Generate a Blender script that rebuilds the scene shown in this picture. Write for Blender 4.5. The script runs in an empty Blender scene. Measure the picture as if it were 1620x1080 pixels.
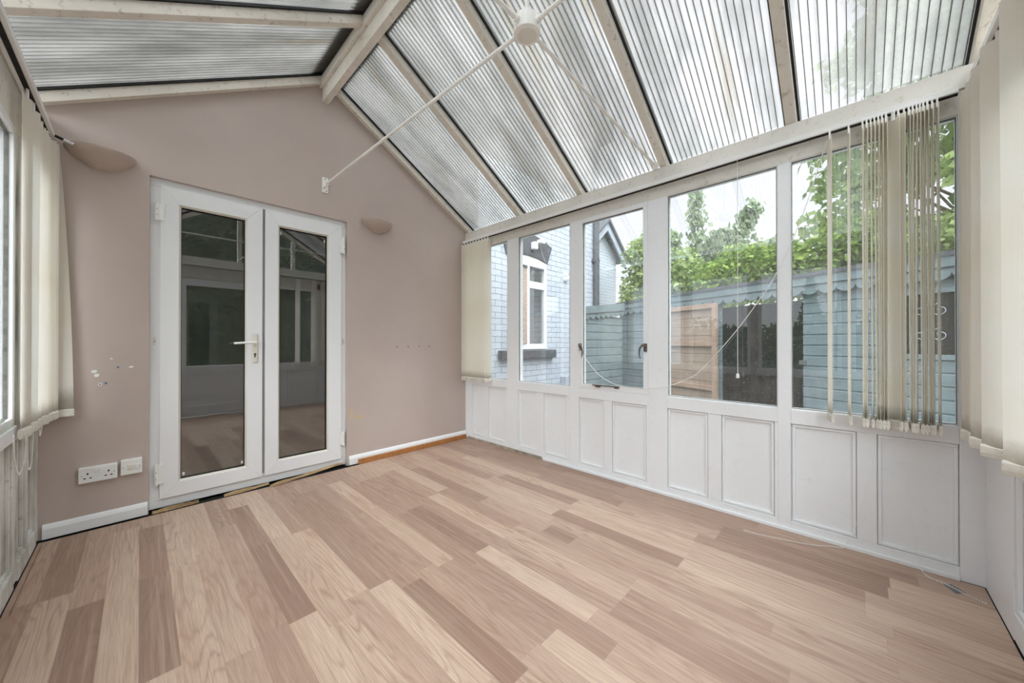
import bpy, math, random
from mathutils import Vector, Matrix
random.seed(7)
S = bpy.context.scene
COL = S.collection
PI = math.pi

# ------------------------------------------------------------------ camera
H = 1.05
cam_d = bpy.data.cameras.new('camera')
cam_d.sensor_width = 36.0
cam_d.lens = 564.59 / 1620 * 36.0
cam_d.clip_start = 0.02
cam_d.clip_end = 300
cam = bpy.data.objects.new('camera', cam_d)
cam.location = (0, 0, H)
cam.rotation_euler = (math.radians(90 + 0.2075), 0, math.radians(-46.204))
COL.objects.link(cam)
S.camera = cam

# ------------------------------------------------------------------ view, sky, daylight
S.view_settings.view_transform = 'Standard'
S.view_settings.look = 'None'
S.view_settings.gamma = 1
S.view_settings.exposure = 0.0
S.view_settings.use_curve_mapping = False
S.cycles.use_denoising = True
S.cycles.max_bounces = 14
S.cycles.diffuse_bounces = 6
S.cycles.glossy_bounces = 5
S.cycles.transparent_max_bounces = 32
S.cycles.transmission_bounces = 8
S.cycles.sample_clamp_indirect = 6

world = bpy.data.worlds.new('overcast_sky')
S.world = world
world.use_nodes = True
wn = world.node_tree
wn.nodes.clear()
w_out = wn.nodes.new('ShaderNodeOutputWorld')
w_bg = wn.nodes.new('ShaderNodeBackground')
w_tc = wn.nodes.new('ShaderNodeTexCoord')
w_sp = wn.nodes.new('ShaderNodeSeparateXYZ')
w_cr = wn.nodes.new('ShaderNodeValToRGB')
w_cr.color_ramp.elements[0].position = 0.0
w_cr.color_ramp.elements[0].color = (0.91, 0.92, 0.955, 1)
w_cr.color_ramp.elements[1].position = 0.55
w_cr.color_ramp.elements[1].color = (0.79, 0.81, 0.93, 1)
wn.links.new(w_tc.outputs['Generated'], w_sp.inputs[0])
wn.links.new(w_sp.outputs['Z'], w_cr.inputs[0])
wn.links.new(w_cr.outputs[0], w_bg.inputs['Color'])
w_bg.inputs['Strength'].default_value = 1.4
wn.links.new(w_bg.outputs[0], w_out.inputs[0])

sun_d = bpy.data.lights.new('soft_daylight', 'SUN')
sun_d.energy = 15.0
sun_d.angle = math.radians(110)
sun_d.color = (0.94, 0.972, 1.0)
sun = bpy.data.objects.new('soft_daylight', sun_d)
sun.rotation_euler = Vector((0.26, 0.72, -1.0)).to_track_quat('-Z', 'Y').to_euler()
sun.location = (0, 0, 8)
COL.objects.link(sun)

# ------------------------------------------------------------------ material helpers
def lin(r, g, b):
    f = lambda c: (c / 255) / 12.92 if c <= 10.31 else ((c / 255 + 0.055) / 1.055) ** 2.4
    return (f(r), f(g), f(b), 1.0)

class NT:
    def __init__(s, name):
        s.m = bpy.data.materials.new(name)
        s.m.use_nodes = True
        s.t = s.m.node_tree
        s.t.nodes.clear()
        s.out = s.n('ShaderNodeOutputMaterial')
    def n(s, typ, **kw):
        nd = s.t.nodes.new(typ)
        for k, v in kw.items():
            setattr(nd, k, v)
        return nd
    def l(s, a, b):
        s.t.links.new(a, b)
    def setin(s, nd, **kw):
        for k, v in kw.items():
            nd.inputs[k.replace('_', ' ')].default_value = v
    def math(s, op, a, b=None, c=None):
        nd = s.n('ShaderNodeMath', operation=op)
        for i, v in enumerate((a, b, c)):
            if v is None: continue
            if isinstance(v, (int, float)): nd.inputs[i].default_value = v
            else: s.l(v, nd.inputs[i])
        return nd.outputs[0]
    def ramp(s, fac, stops):
        nd = s.n('ShaderNodeValToRGB')
        el = nd.color_ramp.elements
        while len(el) < len(stops): el.new(0.5)
        for e, (p, c) in zip(el, stops):
            e.position = p; e.color = c
        s.l(fac, nd.inputs[0])
        return nd.outputs[0]
    def mix(s, fac, a, b, blend='MIX'):
        nd = s.n('ShaderNodeMix', data_type='RGBA', blend_type=blend)
        for sock, v in ((nd.inputs[0], fac), (nd.inputs[6], a), (nd.inputs[7], b)):
            if isinstance(v, (int, float)): sock.default_value = v
            elif isinstance(v, tuple): sock.default_value = v
            else: s.l(v, sock)
        return nd.outputs[2]
    def noise(s, vec, scale, detail=4, rough=0.55, out='Fac'):
        nd = s.n('ShaderNodeTexNoise')
        nd.inputs['Scale'].default_value = scale
        nd.inputs['Detail'].default_value = detail
        nd.inputs['Roughness'].default_value = rough
        if vec is not None: s.l(vec, nd.inputs['Vector'])
        return nd.outputs[out]
    def obj(s, scale=None):
        tc = s.n('ShaderNodeTexCoord')
        if scale is None: return tc.outputs['Object']
        mp = s.n('ShaderNodeMapping')
        mp.inputs['Scale'].default_value = scale
        s.l(tc.outputs['Object'], mp.inputs[0])
        return mp.outputs[0]
    def principled(s, color, rough=0.5, metal=0.0, spec=0.5, bump=None, bump_d=0.002, bump_s=0.5):
        p = s.n('ShaderNodeBsdfPrincipled')
        if isinstance(color, tuple): p.inputs['Base Color'].default_value = color
        else: s.l(color, p.inputs['Base Color'])
        if isinstance(rough, (int, float)): p.inputs['Roughness'].default_value = rough
        else: s.l(rough, p.inputs['Roughness'])
        p.inputs['Metallic'].default_value = metal
        p.inputs['Specular IOR Level'].default_value = spec
        if bump is not None:
            b = s.n('ShaderNodeBump')
            b.inputs['Distance'].default_value = bump_d
            b.inputs['Strength'].default_value = bump_s
            s.l(bump, b.inputs['Height'])
            s.l(b.outputs[0], p.inputs['Normal'])
        return p.outputs[0]
    def done(s, shader):
        s.l(shader, s.out.inputs[0])
        return s.m

def plain(name, c, rough=0.5, metal=0.0, spec=0.5, var=0.06, scale=8.0, dirt=None, dirt_amt=0.0, dirt_scale=20, bump=0.0):
    t = NT(name)
    v = t.obj()
    n1 = t.noise(v, scale, 4)
    dark = tuple(x * (1 - var * 2) for x in c[:3]) + (1,)
    lite = tuple(min(1, x * (1 + var)) for x in c[:3]) + (1,)
    col = t.ramp(n1, [(0.3, dark), (0.7, lite)])
    n2 = t.noise(v, dirt_scale, 6, 0.7)
    if dirt is not None:
        f = t.ramp(n2, [(0.56, (0, 0, 0, 1)), (0.72, (dirt_amt,) * 3 + (1,))])
        col = t.mix(f, col, dirt)
    return t.done(t.principled(col, rough, metal, spec, bump=n2 if bump else None, bump_d=bump))

M = {}
M['white_paint'] = plain('white_gloss_paint', lin(238, 240, 242), 0.38, var=0.012, scale=3, dirt=lin(188, 186, 182), dirt_amt=0.14, dirt_scale=26, bump=0.0004)
M['cream_paint'] = plain('aged_cream_paint', lin(226, 222, 214), 0.5, var=0.03, scale=6, dirt=lin(140, 126, 104), dirt_amt=0.55, dirt_scale=26, bump=0.001)
M['rafter_paint'] = plain('weathered_rafter_paint', lin(230, 223, 212), 0.6, var=0.045, scale=5, dirt=lin(120, 104, 84), dirt_amt=0.6, dirt_scale=30, bump=0.001)
M['upvc'] = plain('white_upvc', lin(236, 237, 239), 0.28, var=0.008, scale=3)
M['gasket'] = plain('black_rubber', lin(26, 25, 24), 0.6, var=0.1)
M['dark_gap'] = plain('dark_gap_and_shadow', lin(30, 28, 25), 0.9, var=0.25, scale=40)
M['plastic'] = plain('white_plastic', lin(238, 238, 236), 0.35, var=0.01)
M['cream_plastic'] = plain('cream_plastic', lin(225, 220, 208), 0.45, var=0.02)
M['rod_paint'] = plain('white_painted_steel', lin(243, 241, 236), 0.4, var=0.02)
M['steel'] = plain('dull_steel', lin(150, 148, 144), 0.35, 0.9, var=0.08)
M['chrome'] = plain('chrome', lin(215, 215, 215), 0.15, 1.0, var=0.02)
M['bronze'] = plain('tarnished_catch_metal', lin(118, 110, 100), 0.45, 0.6, var=0.15, scale=60)
M['brown_strip'] = plain('orange_brown_beading', lin(176, 118, 66), 0.45, var=0.12, scale=22)
M['hole'] = plain('dark_hole', lin(24, 22, 22), 0.8)
M['lead'] = plain('lead_flashing', lin(40, 40, 42), 0.7, var=0.1)
M['black_metal'] = plain('black_iron', lin(24, 23, 22), 0.5, 0.3)

def t_wall():
    t = NT('taupe_emulsion')
    v = t.obj()
    n1 = t.noise(v, 1.6, 5, 0.6)
    n2 = t.noise(v, 260, 2, 0.6)
    n3 = t.noise(v, 9, 6, 0.75)
    c = t.ramp(n1, [(0.3, lin(188, 173, 166)), (0.7, lin(197, 183, 175))])
    f = t.ramp(n3, [(0.66, (0, 0, 0, 1)), (0.78, (0.25,) * 3 + (1,))])
    c = t.mix(f, c, lin(158, 142, 132))
    return t.done(t.principled(c, 0.55, spec=0.3, bump=n2, bump_d=0.0012, bump_s=0.35))
M['plaster'] = t_wall()
M['lamp_paint'] = plain('taupe_painted_ceramic', lin(188, 170, 158), 0.5, var=0.03)

def t_floor():
    t = NT('two_strip_laminate')
    v = t.obj()
    at = t.n('ShaderNodeAttribute', attribute_name='plank')
    sp = t.n('ShaderNodeSeparateXYZ'); t.l(at.outputs['Vector'], sp.inputs[0])
    base = t.ramp(sp.outputs['X'], [(0.0, lin(144, 117, 103)), (0.25, lin(157, 130, 115)), (0.5, lin(180, 153, 136)), (0.75, lin(200, 175, 156)), (1.0, lin(212, 188, 168))])
    # grain: long fine streaks plus a few cathedral rings, shifted from piece to piece
    sh = t.n('ShaderNodeVectorMath', operation='MULTIPLY'); t.l(at.outputs['Vector'], sh.inputs[0]); sh.inputs[1].default_value = (17, 41, 29)
    ad = t.n('ShaderNodeVectorMath', operation='ADD'); t.l(v, ad.inputs[0]); t.l(sh.outputs[0], ad.inputs[1])
    def mp(sc):
        m = t.n('ShaderNodeMapping'); m.inputs['Scale'].default_value = sc; t.l(ad.outputs[0], m.inputs[0]); return m.outputs[0]
    fine = t.noise(mp((300, 7, 1)), 1.0, 6, 0.7)
    mid = t.noise(mp((70, 1.6, 1)), 1.0, 4, 0.6)
    warp = t.noise(mp((9, 0.9, 1)), 1.0, 2, 0.4)
    jit = t.noise(mp((90, 6, 1)), 1.0, 3, 0.6)
    ring = t.math('ABSOLUTE', t.math('SINE', t.math('ADD', t.math('MULTIPLY', warp, 46), t.math('MULTIPLY', jit, 1.6))))
    zone = t.ramp(t.noise(mp((5, 1.1, 1)), 1.0, 2), [(0.40, (0.05,) * 3 + (1,)), (0.60, (0.42,) * 3 + (1,))])
    rf = t.math('MULTIPLY', t.ramp(ring, [(0.0, (1,) * 3 + (1,)), (0.75, (0, 0, 0, 1))]), zone)
    c = t.mix(rf, base, lin(134, 98, 80))
    c = t.mix(t.ramp(fine, [(0.34, (0.42,) * 3 + (1,)), (0.60, (0, 0, 0, 1))]), c, lin(128, 98, 80))
    c = t.mix(t.ramp(mid, [(0.50, (0, 0, 0, 1)), (0.74, (0.30,) * 3 + (1,))]), c, lin(222, 198, 172))
    blot = t.noise(mp((9, 1.3, 1)), 1.0, 3)
    c = t.mix(t.ramp(blot, [(0.48, (0, 0, 0, 1)), (0.8, (0.30,) * 3 + (1,))]), c, lin(160, 118, 98))
    kn = t.n('ShaderNodeTexVoronoi'); kn.inputs['Scale'].default_value = 2.6; t.l(v, kn.inputs['Vector'])
    c = t.mix(t.math('LESS_THAN', kn.outputs['Distance'], 0.012), c, lin(84, 62, 48))
    r = t.ramp(fine, [(0.3, (0.46,) * 3 + (1,)), (0.7, (0.38,) * 3 + (1,))])
    return t.done(t.principled(c, r, spec=0.4, bump=fine, bump_d=0.0003, bump_s=0.2))
M['floor'] = t_floor()

def t_glass(name, ior=1.75, dust=0.03, tint=(0.97, 0.985, 0.98, 1), low=None):
    t = NT(name)
    tr = t.n('ShaderNodeBsdfTransparent'); tr.inputs[0].default_value = tint
    gl = t.n('ShaderNodeBsdfGlossy'); gl.inputs['Roughness'].default_value = 0.0
    ge = t.n('ShaderNodeNewGeometry')
    dt = t.n('ShaderNodeVectorMath', operation='DOT_PRODUCT'); t.l(ge.outputs['Normal'], dt.inputs[0]); t.l(ge.outputs['Incoming'], dt.inputs[1])
    f0 = ((ior-1)/(ior+1))**2
    fr = t.math('MULTIPLY_ADD', t.math('POWER', t.math('SUBTRACT', 1.0, t.math('ABSOLUTE', dt.outputs['Value'])), 5.0), 1-f0, f0)
    m1 = t.n('ShaderNodeMixShader'); t.l(fr, m1.inputs[0]); t.l(tr.outputs[0], m1.inputs[1]); t.l(gl.outputs[0], m1.inputs[2])
    v = t.obj()
    n = t.noise(v, 60, 3, 0.7)
    vo = t.n('ShaderNodeTexVoronoi'); vo.inputs['Scale'].default_value = 120; t.l(v, vo.inputs['Vector'])
    spk = t.math('MULTIPLY', t.math('LESS_THAN', vo.outputs['Distance'], 0.22), t.math('GREATER_THAN', n, 0.56))
    f = t.math('ADD', t.math('MULTIPLY', n, dust), t.math('MULTIPLY', spk, dust * 8))
    df = t.n('ShaderNodeBsdfDiffuse'); df.inputs[0].default_value = (0.8, 0.8, 0.8, 1)
    tl = t.n('ShaderNodeBsdfTranslucent'); tl.inputs[0].default_value = (0.8, 0.8, 0.8, 1)
    ms = t.n('ShaderNodeMixShader'); ms.inputs[0].default_value = 0.5; t.l(df.outputs[0], ms.inputs[1]); t.l(tl.outputs[0], ms.inputs[2])
    m2 = t.n('ShaderNodeMixShader'); t.l(f, m2.inputs[0]); t.l(m1.outputs[0], m2.inputs[1]); t.l(ms.outputs[0], m2.inputs[2])
    return t.done(m2.outputs[0])
M['glass'] = t_glass('window_glass', 2.0, 0.05)
M['glass_clean'] = t_glass('clean_glass', 2.55, 0.006, (0.93, 0.95, 0.94, 1))

def t_poly(stain=False):
    t = NT('weathered_polycarbonate' if stain else 'twin_wall_polycarbonate')
    v = t.obj()
    n = t.noise(v, 2.2, 5, 0.6)
    st = t.noise(t.obj((1.2, 40, 1.2)), 1.0, 3)
    tr = t.n('ShaderNodeBsdfTransparent')
    tint = t.ramp(n, [(0.3, (0.90, 0.91, 0.90, 1)), (0.7, (0.99, 0.99, 0.99, 1))])
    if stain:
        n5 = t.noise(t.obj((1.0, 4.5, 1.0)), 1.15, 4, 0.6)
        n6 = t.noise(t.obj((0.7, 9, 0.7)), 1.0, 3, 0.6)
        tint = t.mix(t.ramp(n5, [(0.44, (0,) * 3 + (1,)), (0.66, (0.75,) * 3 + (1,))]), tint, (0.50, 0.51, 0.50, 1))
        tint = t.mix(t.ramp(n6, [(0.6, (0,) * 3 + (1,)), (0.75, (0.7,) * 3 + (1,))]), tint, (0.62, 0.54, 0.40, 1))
    t.l(tint, tr.inputs[0])
    tl = t.n('ShaderNodeBsdfTranslucent'); tl.inputs[0].default_value = (0.86, 0.86, 0.85, 1)
    df = t.n('ShaderNodeBsdfDiffuse'); df.inputs[0].default_value = (0.6, 0.6, 0.58, 1)
    gl = t.n('ShaderNodeBsdfGlossy'); gl.inputs['Roughness'].default_value = 0.25
    a = t.n('ShaderNodeMixShader'); a.inputs[0].default_value = 0.15; t.l(tr.outputs[0], a.inputs[1]); t.l(tl.outputs[0], a.inputs[2])
    b = t.n('ShaderNodeMixShader'); t.l(t.ramp(st, [(0.4, (0.03,) * 3 + (1,)), (0.75, (0.10,) * 3 + (1,))]), b.inputs[0]); t.l(a.outputs[0], b.inputs[1]); t.l(df.outputs[0], b.inputs[2])
    c = t.n('ShaderNodeMixShader'); c.inputs[0].default_value = 0.05; t.l(b.outputs[0], c.inputs[1]); t.l(gl.outputs[0], c.inputs[2])
    return t.done(c.outputs[0])
M['poly'] = t_poly()
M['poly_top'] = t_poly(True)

def t_rib():
    t = NT('dirty_polycarbonate_web')
    n = t.noise(t.obj(), 7, 4)
    df = t.n('ShaderNodeBsdfDiffuse'); t.l(t.ramp(n, [(0.3, lin(96, 88, 78)), (0.7, lin(132, 126, 118))]), df.inputs[0])
    tl = t.n('ShaderNodeBsdfTranslucent'); tl.inputs[0].default_value = (0.22, 0.21, 0.2, 1)
    a = t.n('ShaderNodeMixShader'); a.inputs[0].default_value = 0.35; t.l(df.outputs[0], a.inputs[1]); t.l(tl.outputs[0], a.inputs[2])
    return t.done(a.outputs[0])
M['rib'] = t_rib()

def t_fabric(name, c, trans=0.35, hem=False):
    t = NT(name)
    n = t.noise(t.obj((60, 60, 3)), 1.0, 3)
    n2 = t.noise(t.obj((1, 1, 1.4)), 1.6, 4)
    col = t.mix(t.ramp(n, [(0.3, (0.0,) * 3 + (1,)), (0.7, (0.25,) * 3 + (1,))]), c, tuple(x * 0.92 for x in c[:3]) + (1,))
    col = t.mix(t.ramp(n2, [(0.45, (0,) * 3 + (1,)), (0.75, (0.30,) * 3 + (1,))]), col, lin(238, 228, 200))
    if hem:
        sz = t.n('ShaderNodeSeparateXYZ'); t.l(t.obj(), sz.inputs[0])
        hz = t.math('ADD', sz.outputs['Z'], t.math('MULTIPLY', t.noise(t.obj(), 30, 4), 0.05))
        col = t.mix(t.ramp(t.math('MULTIPLY_ADD', hz, -1.0, -0.40), [(0.93, (0,) * 3 + (1,)), (1.0, (0.55,) * 3 + (1,))]), col, lin(160, 148, 126))
    df = t.n('ShaderNodeBsdfDiffuse'); t.l(col, df.inputs[0])
    tl = t.n('ShaderNodeBsdfTranslucent'); t.l(col, tl.inputs[0])
    a = t.n('ShaderNodeMixShader'); a.inputs[0].default_value = trans; t.l(df.outputs[0], a.inputs[1]); t.l(tl.outputs[0], a.inputs[2])
    return t.done(a.outputs[0])
M['vane'] = t_fabric('cream_blind_fabric', lin(253, 251, 246), 0.6, True)
M['vane_hem'] = plain('grubby_white_weight', lin(226, 222, 212), 0.5, var=0.08, scale=30, dirt=lin(110, 98, 82), dirt_amt=0.6, dirt_scale=50)
M['cloth'] = t_fabric('pale_green_cloth', lin(214, 226, 216), 0.2)
M['cord'] = plain('white_cord', lin(240, 239, 236), 0.6)
M['teal_curtain'] = t_fabric('teal_curtain_fabric', lin(38, 84, 92), 0.15)

def t_old_paint():
    t = NT('mouldy_white_boarding')
    v = t.obj((14, 14, 1.0))
    n = t.noise(v, 1.0, 6, 0.7)
    n2 = t.noise(t.obj(), 34, 5, 0.7)
    n3 = t.noise(t.obj(), 3.0, 3, 0.6)
    f = t.math('MULTIPLY', t.math('ADD', n, n3), 0.5)
    c = t.ramp(f, [(0.36, lin(120, 116, 106)), (0.47, lin(188, 185, 177)), (0.6, lin(224, 223, 218))])
    c = t.mix(t.ramp(n2, [(0.58, (0, 0, 0, 1)), (0.7, (0.5,) * 3 + (1,))]), c, lin(110, 106, 96))
    return t.done(t.principled(c, 0.6, spec=0.3, bump=n2, bump_d=0.0015))
M['old_paint'] = t_old_paint()

def t_brick(name, c1, c2, mortar, k=1.0):
    t = NT(name)
    tc = t.obj()
    sp = t.n('ShaderNodeSeparateXYZ'); t.l(tc, sp.inputs[0])
    cm = t.n('ShaderNodeCombineXYZ'); t.l(t.math('ADD', sp.outputs['X'], sp.outputs['Y']), cm.inputs[0])
    nz = t.noise(tc, 5.0, 3)
    t.l(t.math('ADD', sp.outputs['Z'], t.math('MULTIPLY', t.math('SUBTRACT', nz, 0.5), 0.02)), cm.inputs[1])
    br = t.n('ShaderNodeTexBrick')
    t.l(cm.outputs[0], br.inputs['Vector'])
    br.inputs['Color1'].default_value = c1; br.inputs['Color2'].default_value = c2; br.inputs['Mortar'].default_value = mortar
    br.inputs['Scale'].default_value = 1.0
    br.inputs['Brick Width'].default_value = 0.225; br.inputs['Row Height'].default_value = 0.075
    br.inputs['Mortar Size'].default_value = 0.004; br.inputs['Mortar Smooth'].default_value = 0.4
    n2 = t.noise(tc, 40, 5, 0.7)
    c = t.mix(t.ramp(n2, [(0.5, (0,) * 3 + (1,)), (0.75, (0.35,) * 3 + (1,))]), br.outputs['Color'], mortar)
    hgt = t.math('ADD', t.math('MULTIPLY', br.outputs['Fac'], -1.0), t.math('MULTIPLY', n2, 0.5))
    return t.done(t.principled(c, 0.7, spec=0.3, bump=hgt, bump_d=0.006, bump_s=0.8))
M['brick'] = t_brick('white_painted_brick', lin(196, 203, 213), lin(190, 198, 208), lin(132, 140, 150))

def t_wood(name, a, b, axis=(3, 3, 60), rough=0.6, board=None):
    t = NT(name)
    n = t.noise(t.obj(axis), 1.0, 5, 0.65)
    n2 = t.noise(t.obj(), 4, 3)
    c = t.ramp(t.math('MULTIPLY', t.math('ADD', n, n2), 0.5), [(0.35, a), (0.65, b)])
    return t.done(t.principled(c, rough, spec=0.25, bump=n, bump_d=0.0015))
M['teal'] = t_wood('teal_painted_boards', lin(106, 121, 125), lin(133, 148, 152), (3, 3, 50))
M['bare_wood'] = t_wood('bare_brown_planks', lin(156, 136, 122), lin(186, 166, 150), (2, 2, 40))
M['bare_rail'] = t_wood('bare_orange_rail', lin(160, 134, 116), lin(188, 162, 144), (2, 2, 40))
M['split_wood'] = t_wood('splintered_softwood', lin(112, 86, 58), lin(196, 168, 128), (6, 60, 60))
M['osb'] = plain('chipboard', lin(186, 164, 150), 0.8, var=0.18, scale=38, dirt=lin(110, 84, 66), dirt_amt=0.7, dirt_scale=45)
M['slate'] = plain('dark_slate_paint', lin(82, 86, 92), 0.6, var=0.2, scale=18, dirt=lin(150, 150, 150), dirt_amt=0.4, dirt_scale=40)
M['shed_dark'] = plain('dark_shed_interior', lin(70, 68, 68), 0.9, var=0.15)
M['paving'] = plain('grey_paving', lin(120, 120, 116), 0.9, var=0.15, scale=3)
M['grass'] = plain('lawn', lin(104, 130, 70), 0.9, var=0.2, scale=6)
M['bark'] = plain('grey_bark', lin(136, 126, 112), 0.9, var=0.2, scale=14)
M['room_wall'] = plain('grey_room_wall', lin(168, 164, 158), 0.7, var=0.03)
M['grey_tag'] = plain('grey_card', lin(112, 114, 120), 0.5)
M['blue'] = plain('faded_blue_plastic', lin(120, 140, 176), 0.5)

def t_leaf(name, a, b, tr=0.4):
    t = NT(name)
    oi = t.n('ShaderNodeNewGeometry')
    c = t.ramp(oi.outputs['Random Per Island'], [(0.0, a), (1.0, b)])
    df = t.n('ShaderNodeBsdfDiffuse'); t.l(c, df.inputs[0])
    tl = t.n('ShaderNodeBsdfTranslucent'); t.l(c, tl.inputs[0])
    m = t.n('ShaderNodeMixShader'); m.inputs[0].default_value = tr; t.l(df.outputs[0], m.inputs[1]); t.l(tl.outputs[0], m.inputs[2])
    return t.done(m.outputs[0])
M['leaf_maple'] = t_leaf('maple_leaves', lin(122, 148, 96), lin(186, 206, 138))
M['leaf_cherry'] = t_leaf('cherry_leaves', lin(120, 140, 110), lin(178, 192, 160))
M['leaf_hedge'] = t_leaf('hedge_leaves', lin(110, 144, 74), lin(184, 206, 116))
M['leaf_ivy'] = t_leaf('ivy_leaves', lin(112, 142, 88), lin(198, 212, 148))
M['leaf_dark'] = t_leaf('dark_hedge_leaves', lin(60, 84, 48), lin(104, 124, 74))

# ------------------------------------------------------------------ mesh helpers
class MB:
    def __init__(s):
        s.v = []; s.f = []; s.mx = None
    def add(s, vs, fs):
        o = len(s.v)
        if s.mx is not None: vs = [tuple(s.mx @ Vector(p)) for p in vs]
        s.v += [tuple(p) for p in vs]
        s.f += [tuple(o + i for i in f) for f in fs]
        return s
    def box(s, x0, x1, y0, y1, z0, z1):
        if x0 > x1: x0, x1 = x1, x0
        if y0 > y1: y0, y1 = y1, y0
        if z0 > z1: z0, z1 = z1, z0
        return s.add([(x0,y0,z0),(x1,y0,z0),(x1,y1,z0),(x0,y1,z0),(x0,y0,z1),(x1,y0,z1),(x1,y1,z1),(x0,y1,z1)],
                     [(0,3,2,1),(4,5,6,7),(0,1,5,4),(1,2,6,5),(2,3,7,6),(3,0,4,7)])
    def prism(s, poly, axis, a, b):
        # poly: 2D points; axis X -> (y,z), Y -> (x,z), Z -> (x,y)
        mk = {'X': lambda p, t: (t, p[0], p[1]), 'Y': lambda p, t: (p[0], t, p[1]), 'Z': lambda p, t: (p[0], p[1], t)}[axis]
        n = len(poly)
        ar = sum(poly[i][0]*poly[(i+1)%n][1]-poly[(i+1)%n][0]*poly[i][1] for i in range(n))
        if (ar < 0) != (axis == 'Y'): poly = poly[::-1]
        if a > b: a, b = b, a
        vs = [mk(p, a) for p in poly] + [mk(p, b) for p in poly]
        fs = [tuple(range(n))[::-1], tuple(range(n, 2*n))] + [(i, (i+1) % n, n+(i+1) % n, n+i) for i in range(n)]
        return s.add(vs, fs)
    def tube(s, pts, r, n=8, cap=True):
        pts = [Vector(p) for p in pts]
        rs = r if isinstance(r, (list, tuple)) else [r]*len(pts)
        vs = []; fs = []
        ref = None
        for i, p in enumerate(pts):
            d = (pts[min(i+1, len(pts)-1)] - pts[max(i-1, 0)]).normalized()
            if ref is None:
                ref = d.orthogonal().normalized()
            else:
                ref = (ref - d*ref.dot(d))
                ref = ref.normalized() if ref.length > 1e-6 else d.orthogonal().normalized()
            bi = d.cross(ref)
            for k in range(n):
                a = 2*PI*k/n
                vs.append(p + (ref*math.cos(a) + bi*math.sin(a))*rs[i])
        for i in range(len(pts)-1):
            for k in range(n):
                fs.append((i*n+k, i*n+(k+1) % n, (i+1)*n+(k+1) % n, (i+1)*n+k))
        if cap:
            fs.append(tuple(range(n))[::-1]); m = (len(pts)-1)*n
            fs.append(tuple(range(m, m+n)))
        return s.add(vs, fs)
    def cyl(s, p, q, r, n=16):
        return s.tube([p, q], r, n)
    def lathe(s, prof, c, n=24, axis='Z', a0=0.0, a1=2*PI):
        full = abs(a1-a0-2*PI) < 1e-6
        m = n if full else n+1
        vs = []; fs = []
        for (r, h) in prof:
            for k in range(m):
                a = a0+(a1-a0)*k/n
                u, w = r*math.cos(a), r*math.sin(a)
                vs.append({'Z': (c[0]+u, c[1]+w, c[2]+h), 'Y': (c[0]+u, c[1]+h, c[2]+w), 'X': (c[0]+h, c[1]+u, c[2]+w)}[axis])
        for i in range(len(prof)-1):
            for k in range(n):
                k2 = (k+1) % m
                fs.append((i*m+k, i*m+k2, (i+1)*m+k2, (i+1)*m+k))
        return s.add(vs, fs)
    def sphere(s, c, r, n=10, sc=(1, 1, 1)):
        prof = [(max(1e-5, math.sin(PI*i/n)), -math.cos(PI*i/n)) for i in range(n+1)]
        vs = []; fs = []; m = n+2
        for rr, h in prof:
            for k in range(m):
                a = 2*PI*k/m
                vs.append((c[0]+r*sc[0]*rr*math.cos(a), c[1]+r*sc[1]*rr*math.sin(a), c[2]+r*sc[2]*h))
        for i in range(n):
            for k in range(m):
                fs.append((i*m+k, i*m+(k+1) % m, (i+1)*m+(k+1) % m, (i+1)*m+k))
        return s.add(vs, fs)
    def build(s, name, mat, parent=None, smooth=False, bevel=0.0, segs=2, local=False):
        me = bpy.data.meshes.new(name)
        off = Vector((0, 0, 0))
        if parent is not None and not local:
            off = wloc(parent)
        me.from_pydata([tuple(Vector(p)-off) for p in s.v], [], s.f)
        me.validate()
        me.update()
        me.materials.append(mat if not isinstance(mat, str) else M[mat])
        if smooth:
            for p in me.polygons: p.use_smooth = True
            me.set_sharp_from_angle(angle=math.radians(40))
        o = bpy.data.objects.new(name, me)
        COL.objects.link(o)
        if parent is not None: o.parent = parent
        if bevel:
            b = o.modifiers.new('bevel', 'BEVEL'); b.width = bevel; b.segments = segs; b.limit_method = 'ANGLE'
        return o

def wloc(o):
    v = Vector(o.location)
    while o.parent is not None:
        o = o.parent; v = v+Vector(o.location)
    return v

def tag(o, label=None, cat=None, group=None, kind=None):
    if label: o['label'] = label
    if cat: o['category'] = cat
    if group: o['group'] = group
    if kind: o['kind'] = kind
    return o

def empty(name, loc, label=None, cat=None, group=None, kind=None, rz=0.0):
    o = bpy.data.objects.new(name, None)
    o.empty_display_size = 0.1
    o.location = loc; o.rotation_euler = (0, 0, rz)
    COL.objects.link(o)
    return tag(o, label, cat, group, kind)

def copy_tree(o, parent=None):
    c = o.copy(); COL.objects.link(c)
    if parent is not None: c.parent = parent
    for ch in list(o.children): copy_tree(ch, c)
    return c

# ------------------------------------------------------------------ room dimensions (metres)
W, XL, D, YF = 2.51, -0.3715, 3.125, -0.404
RX = 1.05
def zb(x): return 3.16-0.60*abs(x-RX)          # underside of the rafters
SIN, COS = 0.60/math.hypot(1, 0.6), 1/math.hypot(1, 0.6)

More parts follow.
